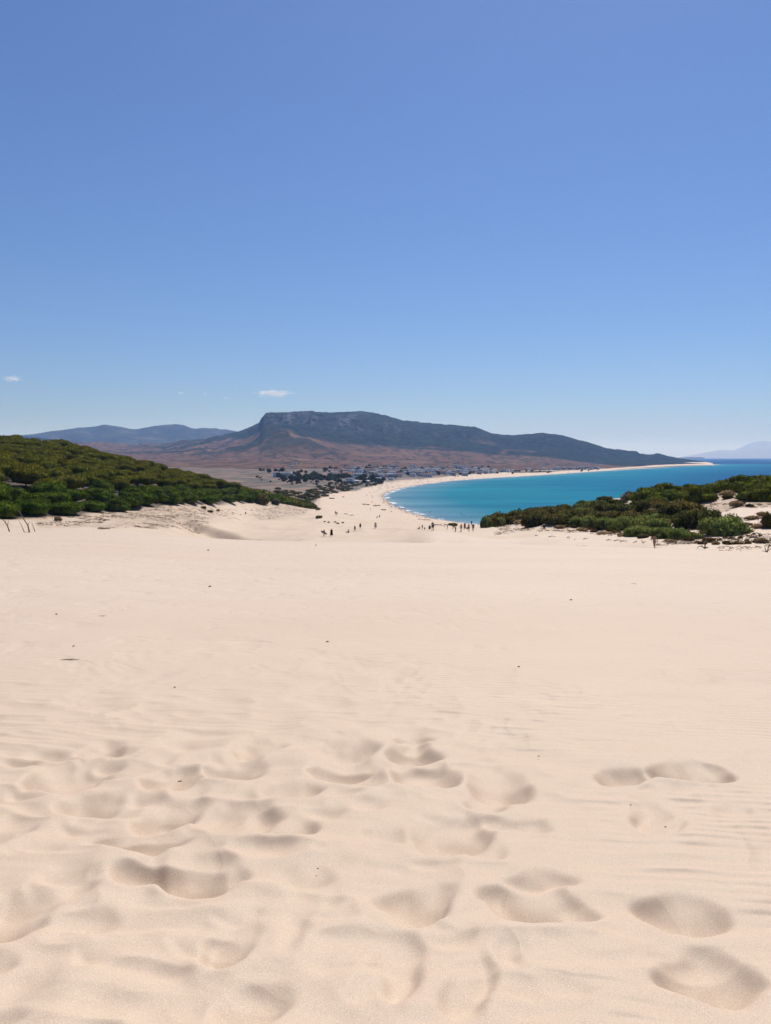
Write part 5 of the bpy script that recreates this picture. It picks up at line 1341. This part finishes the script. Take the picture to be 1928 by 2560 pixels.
# long white canopy roofs by the beach
def canopy_shed(u0, u1, v, label):
    p = hit((u0 + u1) / 2, v, 700); L = (u1 - u0) * p.y / F
    t_ = thing('canopy_shed', label, 'shed', p, 0)
    bm = bmesh.new(); nx = 10
    for i in range(nx + 1):
        pass
    vs = []
    for i in range(nx + 1):
        x = -L / 2 + L * i / nx; sag = .25 * math.sin(i * math.pi)
        vs.append([bm.verts.new((x, y_, z_ + .25 * abs(math.sin(math.pi * i / 2.5)))) for y_, z_ in ((-5, 2.6), (0, 3.9), (5, 2.6))])
    for a, b in zip(vs, vs[1:]):
        bm.faces.new((a[0], b[0], b[1], a[1])); bm.faces.new((a[1], b[1], b[2], a[2]))
    bmesh.ops.solidify(bm, geom=bm.faces[:], thickness=.12)
    obj('roof', bm_mesh('roof', bm, SHEET), t_)
    bm = bmesh.new(); add_box(bm, -.1, .1, -.1, .1, -1.2, 2.55); post = bm_mesh('post', bm, DOORM)
    for i in range(6):
        for s in (-1, 1): obj('post', post, t_, (-L / 2 + .4 + (L - .8) * i / 5, 4.6 * s, 0))
    bm = bmesh.new(); add_box(bm, -L / 2 + .3, L / 2 - .3, 3.6, 3.8, -1, 2.4); obj('back_wall', bm_mesh('back_wall', bm, PLASTER['grey']), t_)
canopy_shed(873, 898, 1206.5, 'long shed under a bright white roof behind the beach scrub')
canopy_shed(903, 925, 1207.0, 'second white-roofed shed, nearer the beach')
# museum block
p = hit(706, 1193.5, 700); sc_ = p.y / F
t_ = thing('museum_building', 'modern white block with a tall dark opening standing alone', 'building', p, 0)
W = 46 * sc_; H = 12.5 * sc_
def mbox(name, x0, x1, y0, y1, z0, z1, m, par=t_):
    bm = bmesh.new(); add_box(bm, x0, x1, y0, y1, z0, z1); return obj(name, bm_mesh(name, bm, m), par)
ww = mbox('wall', -W / 2, -W / 2 + .16 * W, 0, 14, -2, H, PLASTER['bluish'])
mbox('wall', -W / 2 + .38 * W, W * .5 - .12 * W, .3, 14, -2, H * .93, PLASTER['bluish'])
mbox('wall', W * .5 - .119 * W, W * .5, -.6, 14, -2, H, PLASTER['white'])
mbox('roof', -W / 2 - .2, -W / 2 + .379 * W, -.3, 14.2, H + .003, H + .5, FLATR)
op = mbox('opening', -W / 2 + .161 * W, -W / 2 + .379 * W, 1.8, 13.9, -2, H - .01, GLASSD)
for i in range(4):
    mbox('mullion', -W / 2 + (.19 + .055 * i) * W, -W / 2 + (.19 + .055 * i) * W + .18, 1.6, 1.79, 0, H - .1, PLASTER['grey'], op)
for i in range(5):
    mbox('window', -W / 2 + (.43 + .08 * i) * W, -W / 2 + (.46 + .08 * i) * W, .22, .42, H * .35, H * .7, GLASSD)
# poles
def pole(u, v, hpx, label, name='utility_pole', lattice=False):
    p = hit(u, v, 700); h = hpx * p.y / F
    t_ = thing(name, label, 'pole', p)
    bm = bmesh.new()
    if lattice:
        for sx, sy in ((-1, -1), (1, -1), (1, 1), (-1, 1)): add_tube(bm, [(sx * 1.1, sy * 1.1, -1), (sx * .2, sy * .2, h)], [.14, .10], 5)
        for i in range(8):
            z0, z1 = h * i / 8, h * (i + 1) / 8; r0, r1 = 1.1 - .9 * i / 8, 1.1 - .9 * (i + 1) / 8
            add_tube(bm, [(-r0, -r0, z0), (r1, -r1, z1)], [.07, .07], 4); add_tube(bm, [(r0, r0, z0), (-r1, r1, z1)], [.07, .07], 4)
    else: add_tube(bm, [(0, 0, -1), (0, 0, h)], [.26, .18], 7)
    obj('mast' if lattice else 'post', bm_mesh('post', bm, CL['dark']), t_)
    bm = bmesh.new(); add_box(bm, -1.3, 1.3, -.12, .12, h * .93, h * .93 + .25); obj('crossarm', bm_mesh('crossarm', bm, CL['dark']), t_)
pole(795.5, 1211, 15, 'tall dark utility pole on the plain before the village'); pole(838, 1208, 13, 'shorter utility pole beside the white-roofed sheds')
pole(1157, 1167, 25, 'thin lattice mast on the red slope above the village', 'lattice_mast', True)
# trees round the village
bl = [((0, 0, .55), (.7, .7, .5)), ((.4, .1, .5), (.42, .42, .4)), ((-.42, .05, .48), (.42, .42, .38)), ((.05, .4, .6), (.42, .4, .4)), ((0, -.4, .5), (.42, .4, .4)), ((.1, 0, .9), (.4, .4, .32))]
VT = [leafy('tree_crown', *foliage(bl, 420, .15, 500 + k, zmin=-.5, clump=.3), M_FARTREE) for k in range(3)]
bm = bmesh.new(); add_tube(bm, [(0, 0, -.2), (.02, 0, .2), (0, .02, .5)], [.09, .07, .05], 6); VTR = bm_mesh('tree_trunk', bm, M_BARK)
def vtree(u, v, r, k, label, group, name='village_tree', cat='tree'):
    p = hit(u, v, 700)
    if p is None: return
    t_ = thing(name, label, cat, (p.x, p.y, p.z - .1), k * 2.1, group, (r, r, r * (.75 + .12 * (k % 4))))
    obj('crown', VT[k % 3], t_); obj('trunk', VTR, t_)
for k in range(262):
    q = g.random()
    if q < .36: u, v = g.uniform(700, 960), 0; v = np.interp(u, [700, 800, 900, 960], [1195, 1196, 1198, 1201]) + g.normal() * 5; lb = 'dark tree in the green belt between plain and village'
    elif q < .58: u = g.uniform(790, 1240); v = np.interp(u, [790, 900, 1000, 1240], [1176, 1171, 1172, 1174]) + g.normal() * 3; lb = 'dark tree on the upper side of the village'
    elif q < .9: u = g.uniform(840, 1500); v = np.interp(u, [840, 1000, 1240, 1500], [1188, 1187, 1182, 1173]) + g.normal() * 2.5; lb = 'dark tree among the houses behind the beach'
    else: u = g.uniform(640, 760); v = np.interp(u, [640, 760], [1178, 1182]) + g.normal() * 2.5; lb = 'dark tree near the lone white museum block'
    vtree(u, v, g.uniform(3.6, 7.0) if u < 1240 else g.uniform(2.4, 4.5), k, lb, {'b': 'trees of the green belt', 'u': 'trees above the village', 'a': 'trees among the houses', 'n': 'trees by the museum'}['b' if 'belt' in lb else 'u' if 'upper' in lb else 'a' if 'among' in lb else 'n'])
for k in range(36):
    u = g.uniform(630, 870); v = np.interp(u, [630, 700, 800, 870], [1196, 1203, 1211, 1215]) + g.normal() * 3.5
    vtree(u, v, g.uniform(1.6, 3.0), k, 'small dark bush dotted on the brown plain', 'bushes on the brown plain', 'plain_bush', 'shrub')

# ------------------------------------------------------------------ small clouds, far beyond the haze
def cloud(u, v, wpx, hpx, seed, dens, label):
    Y = 32000.0; t, s = ray(u, v); c = Vector((t * Y, Y, EYE + s * Y)); w, h = wpx * Y / F, hpx * Y / F
    g = random.Random(seed); bm = bmesh.new()
    bmesh.ops.create_icosphere(bm, subdivisions=3, radius=1)
    for vtx in bm.verts: vtx.co = Vector((vtx.co.x * w * .62, vtx.co.y * w * .30, vtx.co.z * h * .75))
    m = bpy.data.materials.new('cloud_vapour'); m.use_nodes = True; t_ = m.node_tree; t_.nodes.remove(t_.nodes['Principled BSDF'])
    N = lambda k: t_.nodes.new('ShaderNode' + k)
    tc = N('TexCoord'); mp = N('Mapping'); mp.inputs['Scale'].default_value = (2 / (w * 1.24), 2 / (w * .6), 2 / (h * 1.5)); t_.links.new(tc.outputs['Object'], mp.inputs['Vector'])
    ln = N('VectorMath'); ln.operation = 'LENGTH'; t_.links.new(mp.outputs[0], ln.inputs[0])
    nz = N('TexNoise'); nz.inputs['Scale'].default_value = 2.6; nz.inputs['Detail'].default_value = 4; nz.inputs['Roughness'].default_value = .6
    mp2 = N('Mapping'); mp2.inputs['Location'].default_value = (seed * 3.1, 0, 0); mp2.inputs['Scale'].default_value = (1.2, .6, .7); t_.links.new(mp.outputs[0], mp2.inputs['Vector']); t_.links.new(mp2.outputs[0], nz.inputs['Vector'])
    a = N('Math'); a.operation = 'MULTIPLY_ADD'; a.inputs[1].default_value = 2.2; t_.links.new(nz.outputs[0], a.inputs[0])
    b = N('Math'); b.operation = 'MULTIPLY_ADD'; b.inputs[1].default_value = -1.0; b.inputs[2].default_value = -0.45; t_.links.new(ln.outputs['Value'], b.inputs[0]); t_.links.new(b.outputs[0], a.inputs[2])
    d = N('Math'); d.operation = 'MULTIPLY'; d.use_clamp = False; d.inputs[1].default_value = dens
    mx = N('Math'); mx.operation = 'MAXIMUM'; mx.inputs[1].default_value = 0; t_.links.new(a.outputs[0], mx.inputs[0]); t_.links.new(mx.outputs[0], d.inputs[0])
    pv = N('VolumePrincipled'); pv.inputs['Color'].default_value = (1, 1, 1, 1); pv.inputs['Anisotropy'].default_value = .2; t_.links.new(d.outputs[0], pv.inputs['Density'])
    t_.links.new(pv.outputs[0], t_.nodes['Material Output'].inputs['Volume'])
    o = obj('cloud', bm_mesh('cloud', bm, m, True), None, c); tag(o, label, 'cloud')
cloud(686, 983, 100, 17, 3, .010, 'longest small white cloud above the cliff end of the mountain')
cloud(32, 947, 56, 14, 5, .010, 'small white cloud above the far end of the distant range')
cloud(452, 983, 20, 8, 8, .010, 'tiny wisp of cloud over the higher summit of the range')
cloud(513, 985, 13, 7, 9, .010, 'tiny wisp of cloud between the summits and the longest cloud')
cloud(566, 994, 24, 8, 12, .005, 'faintest wisp of cloud trailing the longest cloud')

# ------------------------------------------------------------------ the hazy air
def haze():
    bm = bmesh.new(); add_box(bm, -90000, 90000, -12000, 80000, -17, 980)
    m = bpy.data.materials.new('haze_air'); m.use_nodes = True; t = m.node_tree
    t.nodes.remove(t.nodes['Principled BSDF'])
    pv = t.nodes.new('ShaderNodeVolumePrincipled')
    pv.inputs['Color'].default_value = (0.27, 0.50, 1.0, 1); pv.inputs['Density'].default_value = HAZE
    pv.inputs['Absorption Color'].default_value = (1, 1, 1, 1); pv.inputs['Anisotropy'].default_value = 0.3
    t.links.new(pv.outputs[0], t.nodes['Material Output'].inputs['Volume'])
    o = obj('haze', bm_mesh('haze', bm, m)); return tag(o, 'thin bluish haze of the sea air', kind='stuff')
HAZE = 5.0e-5
haze()
